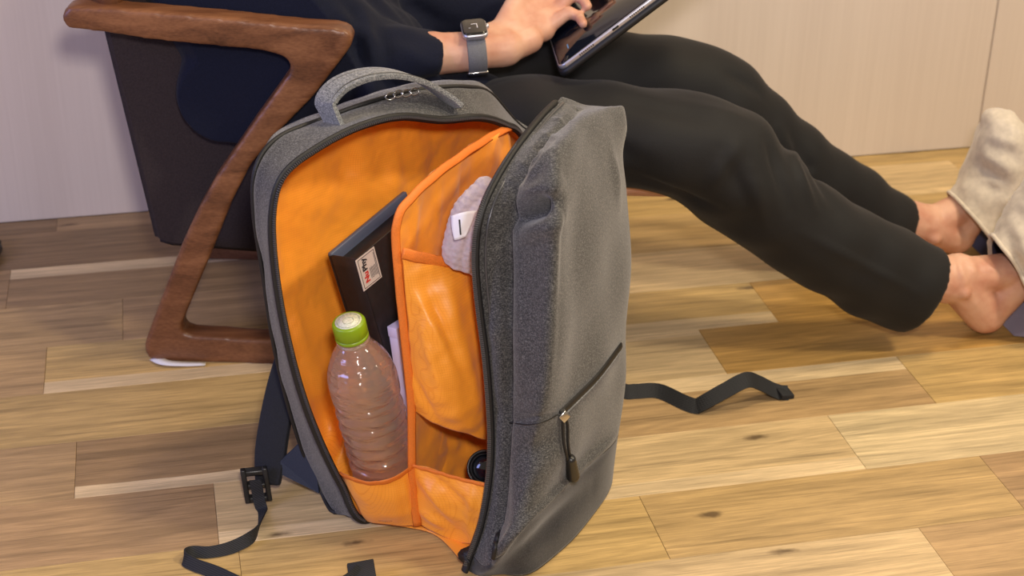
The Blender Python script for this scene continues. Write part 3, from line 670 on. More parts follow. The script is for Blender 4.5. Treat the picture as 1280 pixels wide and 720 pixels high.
patch('divider_panel', divG, 60, 50, M['orange'], .0025, 16, 2, fold=[(W(550, 215, 1.5), W(545, 300, 1.5), .006, .003), (W(580, 195, 1.54), W(575, 290, 1.52), .007, -.003), (W(520, 250, 1.47), W(516, 310, 1.46), .006, .004)], solid=.004, ncomp=V3(1, 1, .5))
# upper pocket: mouth at 318..328, hem swinging down to the right, bulging to the front
upG = [[(503, 316, 1.440), (535, 323, 1.444), (570, 328, 1.455), (600, 329, 1.475), (636, 329, 1.51)],
       [(507, 370, 1.436), (535, 375, 1.428), (570, 380, 1.43), (605, 385, 1.455), (640, 385, 1.51)],
       [(512, 440, 1.432), (540, 445, 1.410), (575, 455, 1.410), (610, 462, 1.44), (645, 465, 1.50)],
       [(515, 490, 1.430), (545, 505, 1.408), (580, 520, 1.408), (612, 530, 1.435), (645, 530, 1.50)],
       [(517, 515, 1.430), (550, 532, 1.418), (582, 542, 1.418), (613, 551, 1.435), (645, 550, 1.50)]]
upW = [[W(*q) for q in r] for r in upG]
patch('upper_pocket', upW, 60, 50, M['orange'], .0012, 26, 4, fold=[(W(520, 370, 1.43), W(560, 440, 1.415), .005, .005), (W(530, 350, 1.435), W(580, 470, 1.41), .006, -.004), (W(560, 350, 1.44), (W(575, 420, 1.42)), .008, .003), (W(525, 400, 1.43), W(556, 500, 1.41), .006, .004), (W(580, 430, 1.42), W(600, 520, 1.42), .008, .004), (W(515, 470, 1.43), W(548, 530, 1.415), .005, -.003)])
low = [[(515, 580, 1.424), (545, 588, 1.402), (580, 598, 1.385), (613, 606, 1.368)],
       [(517, 610, 1.422), (545, 622, 1.398), (578, 630, 1.38), (611, 636, 1.362)],
       [(521, 640, 1.421), (545, 652, 1.405), (575, 662, 1.39), (606, 664, 1.360)],
       [(524, 655, 1.421), (548, 668, 1.405), (575, 678, 1.392), (599, 681, 1.36)]]
lowW = [[W(*q) for q in r] for r in low]
patch('lower_pocket', lowW, 40, 40, M['orange'], .0012, 24, 6, fold=[(W(525, 600, 1.41), W(570, 655, 1.39), .006, .004), (W(535, 590, 1.41), W(590, 640, 1.375), .006, -.004), (W(525, 640, 1.42), W(560, 660, 1.40), .006, .004), (W(590, 610, 1.38), W(585, 665, 1.38), .005, .003)])
bot = [[(424, 590, 1.462), (438, 596, 1.435), (462, 602, 1.418), (490, 598, 1.412), (516, 582, 1.424)],
       [(431, 612, 1.460), (445, 620, 1.435), (468, 625, 1.418), (494, 622, 1.412), (518, 608, 1.423)],
       [(440, 632, 1.458), (452, 640, 1.438), (472, 643, 1.424), (497, 643, 1.418), (521, 636, 1.422)],
       [(452, 647, 1.455), (460, 652, 1.445), (475, 655, 1.436), (498, 658, 1.428), (523, 656, 1.421)]]
botW = [[W(*q) for q in r] for r in bot]
patch('bottle_pocket', botW, 40, 40, M['orange'], .0008, 26, 7, fold=[(W(430, 605, 1.455), W(450, 645, 1.45), .005, -.004), (W(505, 600, 1.42), W(515, 650, 1.42), .004, .003)])
def bind(name, P, r=.0040, flat=.35, n=60, up=(0, -1, .2)):
    mb_ = MB(); c_ = curve([W(*q) if len(q) == 3 and q[0] > 5 else V3(*q) for q in P], n); c_ = c_+V3(-.0005, -.0022, .0004)
    c_[:, 2] += .0004*np.sin(np.arange(n)*.9)
    mb_.tube(c_, r, 8, up=norm(up), flat=flat); return obj(name, mb_.V, mb_.F, M['binding'], BP)
bind('binding', near[::-1]+topr[1:], .0046, .3, 110)
bind('binding', [q for q in upG[0]], .0060, .22, 40)
bind('binding', [(424, 591, 1.461), (438, 597, 1.434), (462, 603, 1.417), (490, 599, 1.411), (516, 583, 1.423)], .0042, .25, 40)
bind('binding', [(515, 581, 1.423), (545, 589, 1.401), (580, 599, 1.384), (613, 607, 1.367)], .0022, .4, 40)
# brown-shaded inner back of the lower front compartment
inn = [[(515, 500, 1.445), (560, 520, 1.48), (620, 540, 1.53)], [(515, 560, 1.44), (560, 570, 1.48), (620, 580, 1.53)], [(516, 620, 1.43), (560, 630, 1.47), (620, 640, 1.50)]]
patch('inner_wall', [[W(*q) for q in r] for r in inn], 24, 24, M['orange'], .003, 30, 12)

# carry handle
hp = [W(425, 168, 1.545), W(411, 140, 1.548), W(408, 125, 1.552), (W(425, 106, 1.56)), W(455, 94, 1.57), W(490, 92, 1.58), W(525, 101, 1.592), W(552, 117, 1.600), W(572, 133, 1.600)]
hc = curve(hp, 60); mb = MB(); mb.ribbon(hc, norm(V3(-.62, .78, .05)), .026, .0055)
o = obj('carry_handle', mb.V, mb.F, M['grey_light'], BP, bevel=.0015)
for s_ in (-.0085, .0085):
    mb = MB(); mb.tube(hc+norm(V3(-.62, .78, 0))*s_+V3(0, -.0005, .003), .0006, 5); obj('stitching', mb.V, mb.F, M['teeth'], o)
# zip sliders on the top
for i, (px, py, Y) in enumerate(((488, 125, 1.585), (498, 122, 1.59), (508, 121, 1.595), (518, 119, 1.60))):
    th = np.linspace(0, 2*math.pi, 17)[:-1]; c_ = W(px, py, Y)+V3(0, 0, .002); mb = MB()
    mb.tube(np.array([c_+V3(0, 0, .002)+.0058*math.cos(t)*V3(.9, .3, .1)+.0036*math.sin(t)*V3(-.2, .2, 1) for t in th]), .0009, 6, closed=True)
    obj('zip_puller', mb.V, mb.F, M['metal'], BP, label='small steel zip puller on the top edge')
# pocket zip on the front face (lifted just off the cloth)
zz = curve([W(699, 517, 1.336), W(722, 495, 1.368), W(748, 468, 1.408), W(775, 432, 1.485)], 50)
bv = BVHTree.FromPolygons([tuple(v) for v in Vf], Ff)
def stick(P, lift=.0012):
    out_ = []
    for p in P:
        d = norm(p-CAM); hit = bv.ray_cast(Vector(CAM), Vector(d))
        if hit[0] is not None:
            nn_ = np.array(hit[1]);
            if nn_@d > 0: nn_ = -nn_
            out_.append(np.array(hit[0])+nn_*lift)
        else: out_.append(np.asarray(p))
    return np.array(out_)
def smoothp(P, k=3):
    P = P.copy()
    for _ in range(k): P[1:-1] = (P[:-2]+2*P[1:-1]+P[2:])/4
    return P
zs = smoothp(stick(zz)); fn = norm(V3(.75, -.6, .1))
mb = MB(); mb.tube(zs, .0042, 8, up=fn, flat=.4); o = obj('pocket_zip', mb.V, mb.F, M['zip'], BP)
mb = MB(); mb.tube(smoothp(stick(zz+V3(0, 0, -.006))), .0010, 6); obj('stitching', mb.V, mb.F, M['grey_light'], o)
st = smoothp(stick(curve([W(637, 528, 1.35), W(660, 531, 1.34), W(682, 526, 1.335), W(697, 518, 1.335)], 30), .0004)); mb = MB(); mb.tube(st, .0007, 6); obj('seam', mb.V, mb.F, M['zip'], BP)
c_ = stick([W(701, 519, 1.336)], .004)[0]; mb = MB(); mb.box(c_, V3(.0035, .001, .003), V3(0, .003, 0), V3(-.003, 0, .004)); obj('zip_slider', mb.V, mb.F, M['metal'], BP, bevel=.001)
for dx in (-1, 1):
    cc = stick(curve([W(701, 519, 1.336), W(703+3*dx, 530, 1.335), W(704+2.5*dx, 555, 1.333), W(708+1.5*dx, 574, 1.333)], 24), .0035); mb = MB(); mb.tube(smoothp(cc), .0016, 8); obj('pull_cord', mb.V, mb.F, M['zip'], BP)
mb = MB(); c0 = stick([W(708, 570, 1.333)], .005)[0]; c1 = stick([W(712, 598, 1.333)], .005)[0]; ax = c1-c0
pr_ = [(.0045+.0022*i/12+.0007*(i % 2), np.linalg.norm(ax)*i/12) for i in range(13)]; mb.lathe(pr_, c0, ax, 14); obj('pull_grip', mb.V, mb.F, M['black_plastic'], BP)
tg = stick(curve([W(626, 662, 1.34), W(622, 680, 1.335), W(618, 697, 1.33)], 12), .002); mb = MB(); mb.ribbon(tg, norm(V3(.8, -.5, .1)), .004, .0022); obj('side_loop', mb.V, mb.F, M['zip'], BP)
# foot of the zip at the front bottom
mb = MB(); mb.ribbon(curve([W(606, 668, 1.355), W(592, 686, 1.35), W(578, 694, 1.35), W(586, 706, 1.342)], 16), norm(V3(.5, -.8, 0)), .012, .002); obj('zip_end', mb.V, mb.F, M['zip'], BP)

# shoulder strap, buckle, webbing tails
sp_ = curve([W(376, 395, 1.60), W(366, 440, 1.585), W(352, 490, 1.567), W(342, 540, 1.548), W(337, 580, 1.533), W(335, 606, 1.522)], 40); sp_[:, 2] = np.maximum(sp_[:, 2], .010)
mb = MB(); mb.ribbon(sp_, norm(V3(.9, -.3, .1)), np.concatenate([np.full(28, .036), np.linspace(.036, .028, 12)]), .010)
obj('shoulder_strap', mb.V, mb.F, M['pad'], BP, bevel=.003, segs=3)
sp2 = curve([V3(.40, 1.78, .27), V3(.46, 1.84, .20), V3(.48, 1.83, .08), V3(.475, 1.79, .012)], 30); mb = MB(); mb.ribbon(sp2, norm(V3(.7, .5, 0)), .04, .01); obj('shoulder_strap', mb.V, mb.F, M['pad'], BP, bevel=.003, segs=3)
obj('strap_wing', [W(352, 574, 1.530), W(390, 538, 1.520), W(400, 614, 1.512), W(352, 590, 1.526)], [(0, 1, 2, 3)], M['navy_mesh'], BP, solid=.005, smooth=False, label='navy triangular strap patch')
bk = W(318, 606, 1.516); mb = MB(); ax_ = norm(W(322, 628, 1.512)-W(315, 586, 1.520))
for s_ in (-1, 1): mb.box(bk+V3(.012*s_, 0, 0)+V3(.002, 0, 0), ax_*.020, V3(.003, 0, 0), V3(0, .0035, 0))
for q in (-1, 0, 1): mb.box(bk+ax_*.016*q+V3(.002, 0, 0), ax_*.0028, V3(.012, 0, 0), V3(0, .003, .0015))
obj('buckle', mb.V, mb.F, M['black_plastic'], BP, bevel=.0012)
wb = [W(319, 600, 1.510), W(324, 625, 1.506), W(328, 645, 1.492), WF(318, 668, .010), WF(290, 684, .006), WF(262, 691, .004), WF(240, 691, .004), WF(231, 697, .006), WF(240, 706, .004), WF(270, 717, .004), WF(320, 738, .004), WF(390, 748, .006), WF(432, 730, .01), WF(452, 714, .014)]
wc = curve(wb, 110); sd = np.tile(V3(.3, .95, .1), (110, 1)); k_ = np.linspace(0, 1, 110)
sd = np.array([norm(V3(.95, -.2, .15)*(1-min(1, t*4))+norm(V3(.15, .6, .8))*min(1, t*4)) for t in k_])
mb = MB(); mb.ribbon(wc, sd, np.concatenate([np.full(20, .013), np.linspace(.013, .018, 90)]), .0016); V_ = np.array(mb.V); V_[:, 2] = np.maximum(V_[:, 2], .0008)
obj('webbing_tail', V_, mb.F, M['strap'], BP, smooth=False)
mb = MB(); e_ = wc[-1]; mb.box(e_+V3(0, 0, .0), V3(.014, .0, .001), V3(0, .010, .004), V3(0, 0, .0022)); obj('webbing_end', mb.V, mb.F, M['strap'], BP, bevel=.001)
wr = curve([V3(.475, 1.79, .01), V3(.488, 1.70, .012), W(777, 511, 1.66), W(795, 504, 1.655), W(822, 504, 1.65), W(857, 513, 1.615), WF(878, 504, .012), WF(905, 489, .026), WF(933, 475, .036), WF(950, 479, .024), WF(968, 488, .010), WF(985, 493, .004)], 90)
wr[:, 2] = np.maximum(wr[:, 2], .006)
mb = MB(); mb.ribbon(wr, np.array([norm(V3(.15, .75, .62)) for _ in range(90)]), .020, .0018); V_ = np.array(mb.V); V_[:, 2] = np.maximum(V_[:, 2], .0006)
obj('webbing_tail', V_, mb.F, M['strap'], BP, smooth=False)
mb = MB(); mb.box(WF(981, 491, .006), V3(.009, .002, -.002), V3(-.002, .008, .002), V3(0, 0, .003)); obj('webbing_end', mb.V, mb.F, M['strap'], BP, bevel=.001)

# ------------------------------------------------------------------ bottle in its pocket
b0 = W(492, 628, 1.462); b1 = W(441, 424, 1.435); ax = norm(b1-b0)
BT = thing('water_bottle', 'clear ribbed water bottle with green cap in the orange pocket', 'bottle', b0)
R_ = .0365; H_ = np.linalg.norm(b1-b0)
prof = []
for i in range(150):
    h = H_*i/149; q = h/H_
    if q < .04: r = R_*(.86+.14*math.sin(q/.04*math.pi/2))
    elif q < .70:
        r = R_*(1-.030*(1+math.sin(h*2*math.pi/.0145)))
    elif q < .76: r = R_*1.0
    else:
        t_ = (q-.76)/.24; r = R_*(1-t_**2.1)+.0125*t_**2.1
        if t_ > .85: r = max(r, .0135)
    prof.append((r, h))
rs = np.random.RandomState(4)
def dent(th, h):
    q = h/H_; d_ = 1.0
    if .08 < q < .68: d_ -= .034*max(0, math.sin(3*th+h*70))+.018*math.sin(7*th-h*160)*math.sin(h*90)
    if .78 < q < .97: d_ -= .035*abs(math.sin(8*th/1.0))*math.sin((q-.78)/.19*math.pi)
    return d_
mb = MB(); mb.lathe(prof, b0, ax, 72, dent); obj('bottle_body', mb.V, mb.F, M['pet'], BT)
mb = MB(); mb.lathe([(.0165, 0), (.0175, .001), (.0175, .003), (.0165, .004)], b1+ax*-.003, ax, 40); obj('neck_ring', mb.V, mb.F, M['pet'], BT)
cb = b1+ax*.0025; CAPR = .0172; CAPH = .021
mb = MB(); kn = lambda th, h: 1+.008*math.cos(60*th)
mb.lathe([(CAPR*.97, 0), (CAPR, .001), (CAPR, .004)], cb, ax, 120, kn); mb.lathe([(CAPR*.96, .0042), (CAPR, .005), (CAPR, CAPH-.002), (CAPR*.93, CAPH)], cb, ax, 120, kn); obj('cap', mb.V, mb.F, M['cap'], BT)
mb = MB(); mb.lathe([(CAPR*.80, CAPH), (CAPR*.80, CAPH+.0004)], cb, ax, 40); o = obj('cap_print', mb.V, mb.F, M['cap_print'], BT, label='pale printed disc on the cap')
ct = cb+ax*(CAPH+.0006); a_ = norm(np.cross(ax, V3(0.1, 1, 0))); b_ = np.cross(ax, a_); mb = MB()
for rr in (.0118, .0055):
    th = np.linspace(0, 2*math.pi, 33)[:-1]; mb.tube(np.array([ct+rr*(math.cos(t)*a_+math.sin(t)*b_) for t in th]), .0003, 4, closed=True)
obj('print_ring', mb.V, mb.F, plain('green_grey_ink', (.35, .38, .25), .6), o)

# ------------------------------------------------------------------ black box with the white label
A0 = W(446, 324, 1.487)      # near upper corner of the label face
dn = norm(W(473, 413, 1.487)-A0); uu = W(490, 287, 1.53)-A0; uu = norm(uu-dn*np.dot(uu, dn)); nn = norm(np.cross(uu, dn))
if nn[1] > 0: nn = -nn          # outward normal of the label face (towards the camera)
BW, BH, BD = .135, .285, .040
KB = thing('black_box', 'black cardboard box with a white label inside the orange compartment', 'box', A0+dn*BH+uu*BW/2)
def bpt(u, v, n): return A0+uu*u+dn*v+nn*n
mb = MB(); mb.box(bpt(BW/2, BH/2+.005, -BD*.5), uu*(BW/2), dn*(BH/2-.005), nn*(BD*.5-.0008)); obj('box_body', mb.V, mb.F, M['box'], KB, bevel=.0012)
mb = MB(); t_ = .0018
mb.box(bpt(BW/2, BH/2, -t_/2), uu*(BW/2), dn*(BH/2), nn*t_/2)
mb.box(bpt(t_/2, BH/2, -BD/2), uu*t_/2, dn*(BH/2), nn*(BD/2)); obj('lid', mb.V, mb.F, M['box'], KB, bevel=.0008)
mb = MB(); mb.box(bpt(BW/2, BH/2-.001, -BD+.003), uu*(BW/2), dn*(BH/2+.001), nn*.003); obj('back_cover', mb.V, mb.F, M['box_edge'], KB, bevel=.0015, label='slate blue cover edge')
# label
def fpx(px, py): return WP(px, py, A0+nn*.0004, nn)
lc = [fpx(444, 326), fpx(467, 308), fpx(479, 345), fpx(456, 363)]
lu = norm(lc[1]-lc[0]); lv = norm(lc[3]-lc[0]); lv = norm(lv-lu*np.dot(lu, lv)); lw = np.linalg.norm(lc[1]-lc[0]); lh = np.linalg.norm(lc[3]-lc[0])
lab = MB(); lcen = lc[0]+lu*lw/2+lv*lh/2; lab.box(lcen+nn*.0003, lu*lw/2, lv*lh/2, nn*.0003); LB = obj('label', lab.V, lab.F, M['white_label'], KB, smooth=False, label='white printed sticker')
mb = MB(); z_ = lcen+nn*.0008
def rect(w_, h_, t_):
    for s_ in (-1, 1):
        mb.box(z_+lu*s_*w_/2, lu*t_, lv*h_/2, nn*.0001); mb.box(z_+lv*s_*h_/2, lu*w_/2, lv*t_, nn*.0001)
rect(lw*.84, lh*.90, .00028)
obj('label_border', mb.V, mb.F, M['ink'], LB, smooth=False)
mb = MB()
for i in range(7):
    ln = lh*(.30+.16*random.random()); mb.box(z_+lu*(lw*(.03+.048*i))+lv*(lh*.14), lu*.00020, lv*ln/2, nn*.0001)
mb.box(z_+lu*lw*.37-lv*lh*.02, lu*.00025, lv*lh*.36, nn*.0001)
o = obj('fine_print', mb.V, mb.F, M['ink'], LB, smooth=False)
def text(s_, size, org, xd, yd, mat, parent, name='lettering', bold=.0):
    cu = bpy.data.curves.new('t', 'FONT'); cu.body = s_; cu.size = size; cu.extrude = .00008; cu.offset = bold; cu.resolution_u = 3
    to = bpy.data.objects.new('t', cu); C.objects.link(to); dg = bpy.context.evaluated_depsgraph_get(); dg.update(); me = bpy.data.meshes.new_from_object(to.evaluated_get(dg))
    V = np.array([tuple(v.co) for v in me.vertices]); F = [tuple(p.vertices) for p in me.polygons]; bpy.data.objects.remove(to); bpy.data.curves.remove(cu)
    zd = np.cross(xd, yd); wid = V[:, 0].max()
    return obj(name, org+V[:, :1]*xd+V[:, 1:2]*yd+V[:, 2:3]*zd, F, mat, parent, smooth=False), wid
org = z_+nn*.0001-lu*lw*.08+lv*lh*.34
o, wd_ = text('Nu', lw*.31, org, -lv, -lu, M['red_ink'], LB, bold=.0004)
text('Phy', lw*.31, org-lv*(wd_+lw*.04), -lv, -lu, M['ink'], LB, bold=.0004)

# ------------------------------------------------------------------ lilac card box beside the divider
c0 = W(496, 418, 1.478); dn2 = norm(W(508, 500, 1.474)-c0); ux = norm(V3(.72, .62, .12)-dn2*np.dot(V3(.72, .62, .12), dn2)); nx = norm(np.cross(ux, dn2)); nx = nx if nx[1] < 0 else -nx
LX = thing('lilac_box', 'slim pale lilac box slotted between black box and orange divider', 'box', c0+dn2*.12)
mb = MB(); mb.box(c0+ux*.03+dn2*.075-nx*.006, ux*.03, dn2*.075, nx*.006); obj('box_body', mb.V, mb.F, M['lilac'], LX, bevel=.0008)
mb = MB(); mb.box(c0+ux*.03-dn2*.0006-nx*.006, ux*.0304, dn2*.006, nx*.0066); obj('lid', mb.V, mb.F, M['lilac'], LX, bevel=.0006)

# ------------------------------------------------------------------ rolled cloth with tag in the upper pocket
mb = MB()
rolls = [((565, 306, 1.442), (578, 262, 1.448), (606, 232, 1.455), .0100), ((572, 314, 1.436), (586, 276, 1.440), (612, 244, 1.45), .0085), ((584, 318, 1.434), (596, 285, 1.436), (616, 255, 1.44), .0082), ((596, 322, 1.434), (606, 292, 1.434), (622, 262, 1.43), .0085), ((575, 300, 1.45), (600, 280, 1.455), (620, 250, 1.46), .013)]
for a, b, c, r in rolls:
    P = curve([W(a[0], a[1]+14, a[2]+.002), W(*a), W(*b), W(*c)], 14)
    for p, q in zip(P[:-1], P[1:]): mb.capsule(p, q, r, r)
V, F = blend(mb, .0016, 2); N_ = normals(V, F); sd_ = (V@norm(W(606, 232, 1.45)-W(575, 310, 1.45)))
V = V+N_*(np.sin(sd_*2*math.pi/.0075+vnoise(V*60, 3)*1.5)*.00035)[:, None]
CL = obj('folded_cloth', V, F, M['knit'], at=W(585, 318, 1.45)); tag(CL, 'lilac-grey quilted cloth bundled in the upper orange pocket', 'cloth')
mb = MB(); q0 = [W(564, 270, 1.428), W(596, 263, 1.428), W(588, 288, 1.42), W(567, 300, 1.42)]
tgG = [[W(564, 270, 1.430), W(580, 265, 1.424), W(596, 263, 1.430)], [W(565, 285, 1.424), W(577, 282, 1.420), W(590, 279, 1.424)], [W(568, 300, 1.420), W(574, 299, 1.418), W(582, 296, 1.418)]]
tgv = grid(tgG, 10, 10).reshape(-1, 3); obj('fabric_tag', tgv, grid_faces(10, 10), M['tagw'], CL, solid=.0006, label='white sewn-in tag')
mb = MB(); mb.box(W(575, 284, 1.4185), norm(W(576, 296, 1.418)-W(574, 272, 1.42))*.008, V3(.0008, 0, 0), V3(0, .0002, 0)); obj('tag_print', mb.V, mb.F, M['ink'], CL, smooth=False)

# ------------------------------------------------------------------ lens in the lower compartment
lp = W(606, 585, 1.43); la = norm(V3(-.30, -.75, .55)); LN = thing('camera_lens', 'dark round lens barrel lying in the lower orange compartment', 'lens', lp-la*.05)
mb = MB(); mb.lathe([(.018, -.055), (.020, -.05), (.020, -.03), (.0185, -.028), (.0185, -.010), (.020, -.008), (.020, .0), (.018, .002), (.017, -.004), (.011, -.009)], lp, la, 40); obj('barrel', mb.V, mb.F, M['black_plastic'], LN)
mb = MB(); mb.lathe([(.0145, -.006), (.0135, -.0042), (.009, -.002), (.004, -.0008), (.0005, -.0005)], lp, la, 32); obj('glass', mb.V, mb.F, M['screen'], LN, label='glossy front glass')
mb = MB(); th = np.linspace(0, 2*math.pi, 33)[:-1]; a_ = norm(np.cross(la, V3(0.1, 1, 0))); b_ = np.cross(la, a_)
mb.tube(np.array([lp+la*.0015+.0150*(math.cos(t)*a_+math.sin(t)*b_) for t in th]), .0006, 6, closed=True); obj('ring', mb.V, mb.F, M['zip'], LN)

# ------------------------------------------------------------------ PERSON
PE = thing('person', 'seated person in navy sweater and black trousers, barefoot in slippers', 'person', (.22, 1.97, 0))
e1 = norm(V3(.76, -.10, .60)); e2 = norm(V3(.13, .99, 0)); e2 = norm(e2-e1*np.dot(e1, e2)); tn = np.cross(e1, e2)
if tn[2] < 0: tn = -tn
TC = W(702, 89, 1.80)
def tp(a, b, c): return TC+e1*a+e2*b+tn*c
def ont(px, py, lift=0): return WP(px, py, TC+tn*.0065, tn)+tn*lift
body = MB()
hipN, hipF = V3(.21, 1.90, .25), V3(.25, 2.06, .25); kneeN, kneeF = W(922, 210, 1.744), W(907, 136, 1.95)
ankN, ankF = W(1190, 352, 1.722), W(1162, 283, 1.95)
shinN, shinF = W(1085, 325, 1.725), W(1050, 256, 1.947)
pel = (hipN+hipF)/2; chest = V3(.0, 2.02, .60); neck = V3(-.02, 2.02, .80); head = V3(.03, 2.01, .95)
body.chain([(pel, .09), ((pel+chest)/2, .09), (chest, .09), (neck, .05), (head+V3(0, 0, -.03), .07)]); body.capsule(head, head+V3(.02, 0, -.07), .085, .06); body.capsule(head+V3(.08, 0, -.01), head+V3(.09, 0, -.035), .011, .014)
for h_, k_, a_ in ((hipN, kneeN, ankN), (hipF, kneeF, ankF)):
    body.chain([(h_, .048), (k_, .038), (shinN if h_ is hipN else shinF, .036), (a_, .031)])
shN, shF = V3(-.02, 1.955, .66), V3(.04, 2.17, .66)
elN, wrN = W(440, 64, 1.89), W(594, 64, 1.862)
hand = [(600, 64, 1.862)]
body.chain([(shN, .036), (elN, .034), (W(545, 67, 1.870), .0275), (wrN, .0245)])
elF = W(478, 8, 2.08); body.chain([(shF, .038), (elF, .034), (elF*.5+tp(.03, .215, -.03)*.5, .029), (tp(.03, .215, -.03), .024)])
wrF = tp(.03, .215, -.03)
# near (right) hand, resting over the tablet: wrist, palm, five fingers
wr = wrN+0.0*wrN; mcp = dict(pinky=W(680, 38, 1.895), ring=W(692, 20, 1.915), middle=W(694, 2, 1.94), index=W(688, -16, 1.96))
body.capsule(wr, W(632, 60, 1.865), .0235, .0235); body.capsule(wr+V3(0, .012, .004), W(640, 40, 1.89), .021, .021)
body.capsule(W(628, 62, 1.866), W(662, 50, 1.878), .0225, .0175)
for k_, r in (('pinky', .0145), ('ring', .0145), ('middle', .0145), ('index', .0145)): body.capsule(W(622, 52, 1.875), mcp[k_], .021, r)
tipP = ont(733, 35, .0065); tipR = ont(738, 13, .0065); tipM = ont(748, -14, .0065); tipI = ont(742, -36, .0065)
body.chain([(mcp['pinky'], .0108), (W(711, 15, 1.895), .0082), (W(724, 21, 1.89), .0072), (tipP, .0060)])
body.chain([(mcp['ring'], .0115), (W(714, -8, 1.92), .0090), (W(728, -2, 1.915), .0078), (tipR, .0064)])
body.chain([(mcp['middle'], .0125), (W(722, -18, 1.95), .0098), (W(738, -20, 1.945), .0088), (tipM, .0072)])
body.chain([(mcp['index'], .0125), (W(716, -42, 1.97), .0098), (W(732, -44, 1.965), .0088), (tipI, .0072)])
body.chain([(W(628, 40, 1.885), .018), (W(650, -4, 1.93), .014), (W(672, -30, 1.95), .0105), (W(698, -38, 1.95), .0085)])
# far (left) hand holding the tablet's far edge: four fingers under the case, thumb on top
body.capsule(wrF, tp(.09, .205, -.026), .022, .020); body.capsule(wrF, tp(.065, .212, -.026), .022, .020)
for i, a_ in enumerate((.055, .075, .095, .114)): body.chain([(tp(a_+.002, .200, -.028), .0105), (tp(a_+.010, .172, -.020), .0090), (tp(a_+.012, .148-.006*abs(i-1.5), -.0175), .0075)])
body.chain([(tp(.050, .215, -.012), .0125), (tp(.068, .200, .008), .0100), (tp(.084, .172, .0150), .0082)])
# feet: heel on the floor, toes up inside the slippers
def foot(an, heel, toe, side):
    t_ = norm(toe-heel); body.capsule(an, heel, .034, .0290); body.capsule(heel, heel*.55+toe*.45, .0285, .026); body.capsule(an, heel*.5+toe*.5, .030, .021)
    body.capsule(heel*.5+toe*.5+V3(0, -.010, 0), toe+V3(0, -.014, 0), .019, .013); body.capsule(heel*.5+toe*.5+V3(0, .012, 0), toe+V3(0, .02, 0), .019, .014)
    for i in range(5): q = toe+V3(0, -.032+.0155*i, 0)-t_*abs(i-3)*.006; body.capsule(q, q+t_*.020+V3(.004, 0, 0), .0085 if i < 4 else .011, .0075)
    body.capsule(an+V3(-.004, -.026*side, -.006), an+V3(-.004, -.020*side, -.006), .011, .011)   # malleolus
heelN = W(1231, 392, 1.722); toeN = heelN+V3(.105, -.01, .135); heelN[2] = .0305
foot(ankN+V3(.008, 0, .004), heelN, toeN, 1)
heelF = W(1196, 282, 1.952); heelF[2] = .0305; toeF = heelF+V3(.078, .0, .125)
foot(ankF, heelF, toeF, 1)
V, F = blend(body, .0030, 5, .5)
V = folds(V, F, [(W(648, 84, 1.85), W(668, 68, 1.86), .004, -.0016), (W(640, 45, 1.87), W(684, 26, 1.90), .003, .0012), (W(635, 30, 1.88), W(690, 8, 1.92), .003, .0012), (W(1208, 330, 1.69), W(1222, 372, 1.69), .006, -.0035), (W(1196, 322, 1.69), W(1205, 352, 1.69), .006, .003), (W(1170, 382, 1.70), W(1195, 385, 1.69), .007, -.004)])
obj('body', V, F, M['skin'], PE)
# hair cap
mb = MB(); mb.capsule(head+V3(-.02, 0, .02), head+V3(-.015, 0, .0), .088, .086); V, F = blend(mb, .006, 2); obj('hair', V, F, M['hair'], PE)

# trousers
tr = MB()
SN = [((560, 110, 1.87), (600, 290, 1.87), .085), ((650, 92, 1.83), (690, 240, 1.83), .085), ((740, 98, 1.79), (765, 234, 1.79), .080), ((820, 106, 1.765), (815, 243, 1.765), .078), ((895, 117, 1.752), (850, 262, 1.752), .076), ((952, 141, 1.744), (893, 292, 1.744), .072),
      ((990, 186, 1.737), (932, 316, 1.737), .068), ((1035, 225, 1.731), (977, 346, 1.731), .064), ((1092, 262, 1.726), (1030, 376, 1.726), .060), ((1146, 289, 1.722), (1078, 402, 1.722), .056), ((1186, 312, 1.72), (1113, 413, 1.72), .054)]
tr.sections([(W(*a), W(*b), d) for a, b, d in SN], 32, 60)
SF = [((640, 20, 2.04), (660, 160, 2.04), .075), ((740, 36, 2.0), (760, 160, 2.0), .072), ((825, 40, 1.975), (835, 165, 1.975), .070), ((895, 54, 1.96), (855, 195, 1.96), .068), ((935, 74, 1.95), (865, 212, 1.95), .064), ((975, 116, 1.947), (895, 238, 1.947), .060), ((1012, 151, 1.945), (930, 266, 1.945), .058), ((1060, 188, 1.945), (985, 300, 1.945), .054), ((1108, 222, 1.947), (1040, 326, 1.947), .050), ((1148, 252, 1.95), (1088, 346, 1.95), .048)]
tr.sections([(W(*a), W(*b), d) for a, b, d in SF], 32, 60)
tr.capsule(hipN+V3(.02, 0, 0), hipF+V3(.0, -.03, 0), .112, .10); tr.capsule(hipN, W(600, 190, 1.86), .095, .08); tr.capsule(pel, W(690, 90, 2.02), .10, .065)
V, F = blend(tr, .0045, 4)
N_ = normals(V, F); V = V+N_*(vnoise(V*V3(9, 9, 14), 21)*.0022)[:, None]
V = folds(V, F, [(W(975, 160, 1.68), W(1018, 262, 1.67), .008, .006), (W(958, 175, 1.67), W(988, 262, 1.67), .009, -.006), (W(990, 175, 1.67), W(1045, 262, 1.67), .010, -.004), (W(925, 175, 1.68), W(890, 235, 1.68), .011, .005), (W(905, 190, 1.68), W(930, 250, 1.68), .010, -.005), (W(790, 218, 1.70), W(900, 262, 1.68), .007, -.005), (W(1000, 290, 1.67), W(1150, 368, 1.665), .006, .0035), (W(860, 130, 1.70), W(940, 150, 1.69), .012, .003), (W(940, 215, 1.67), W(955, 275, 1.67), .010, .005), (W(700, 150, 1.72), W(800, 200, 1.70), .013, -.005), (W(905, 85, 1.90), W(948, 115, 1.89), .009, -.005), (W(760, 120, 1.73), W(880, 150, 1.70), .012, -.004)])
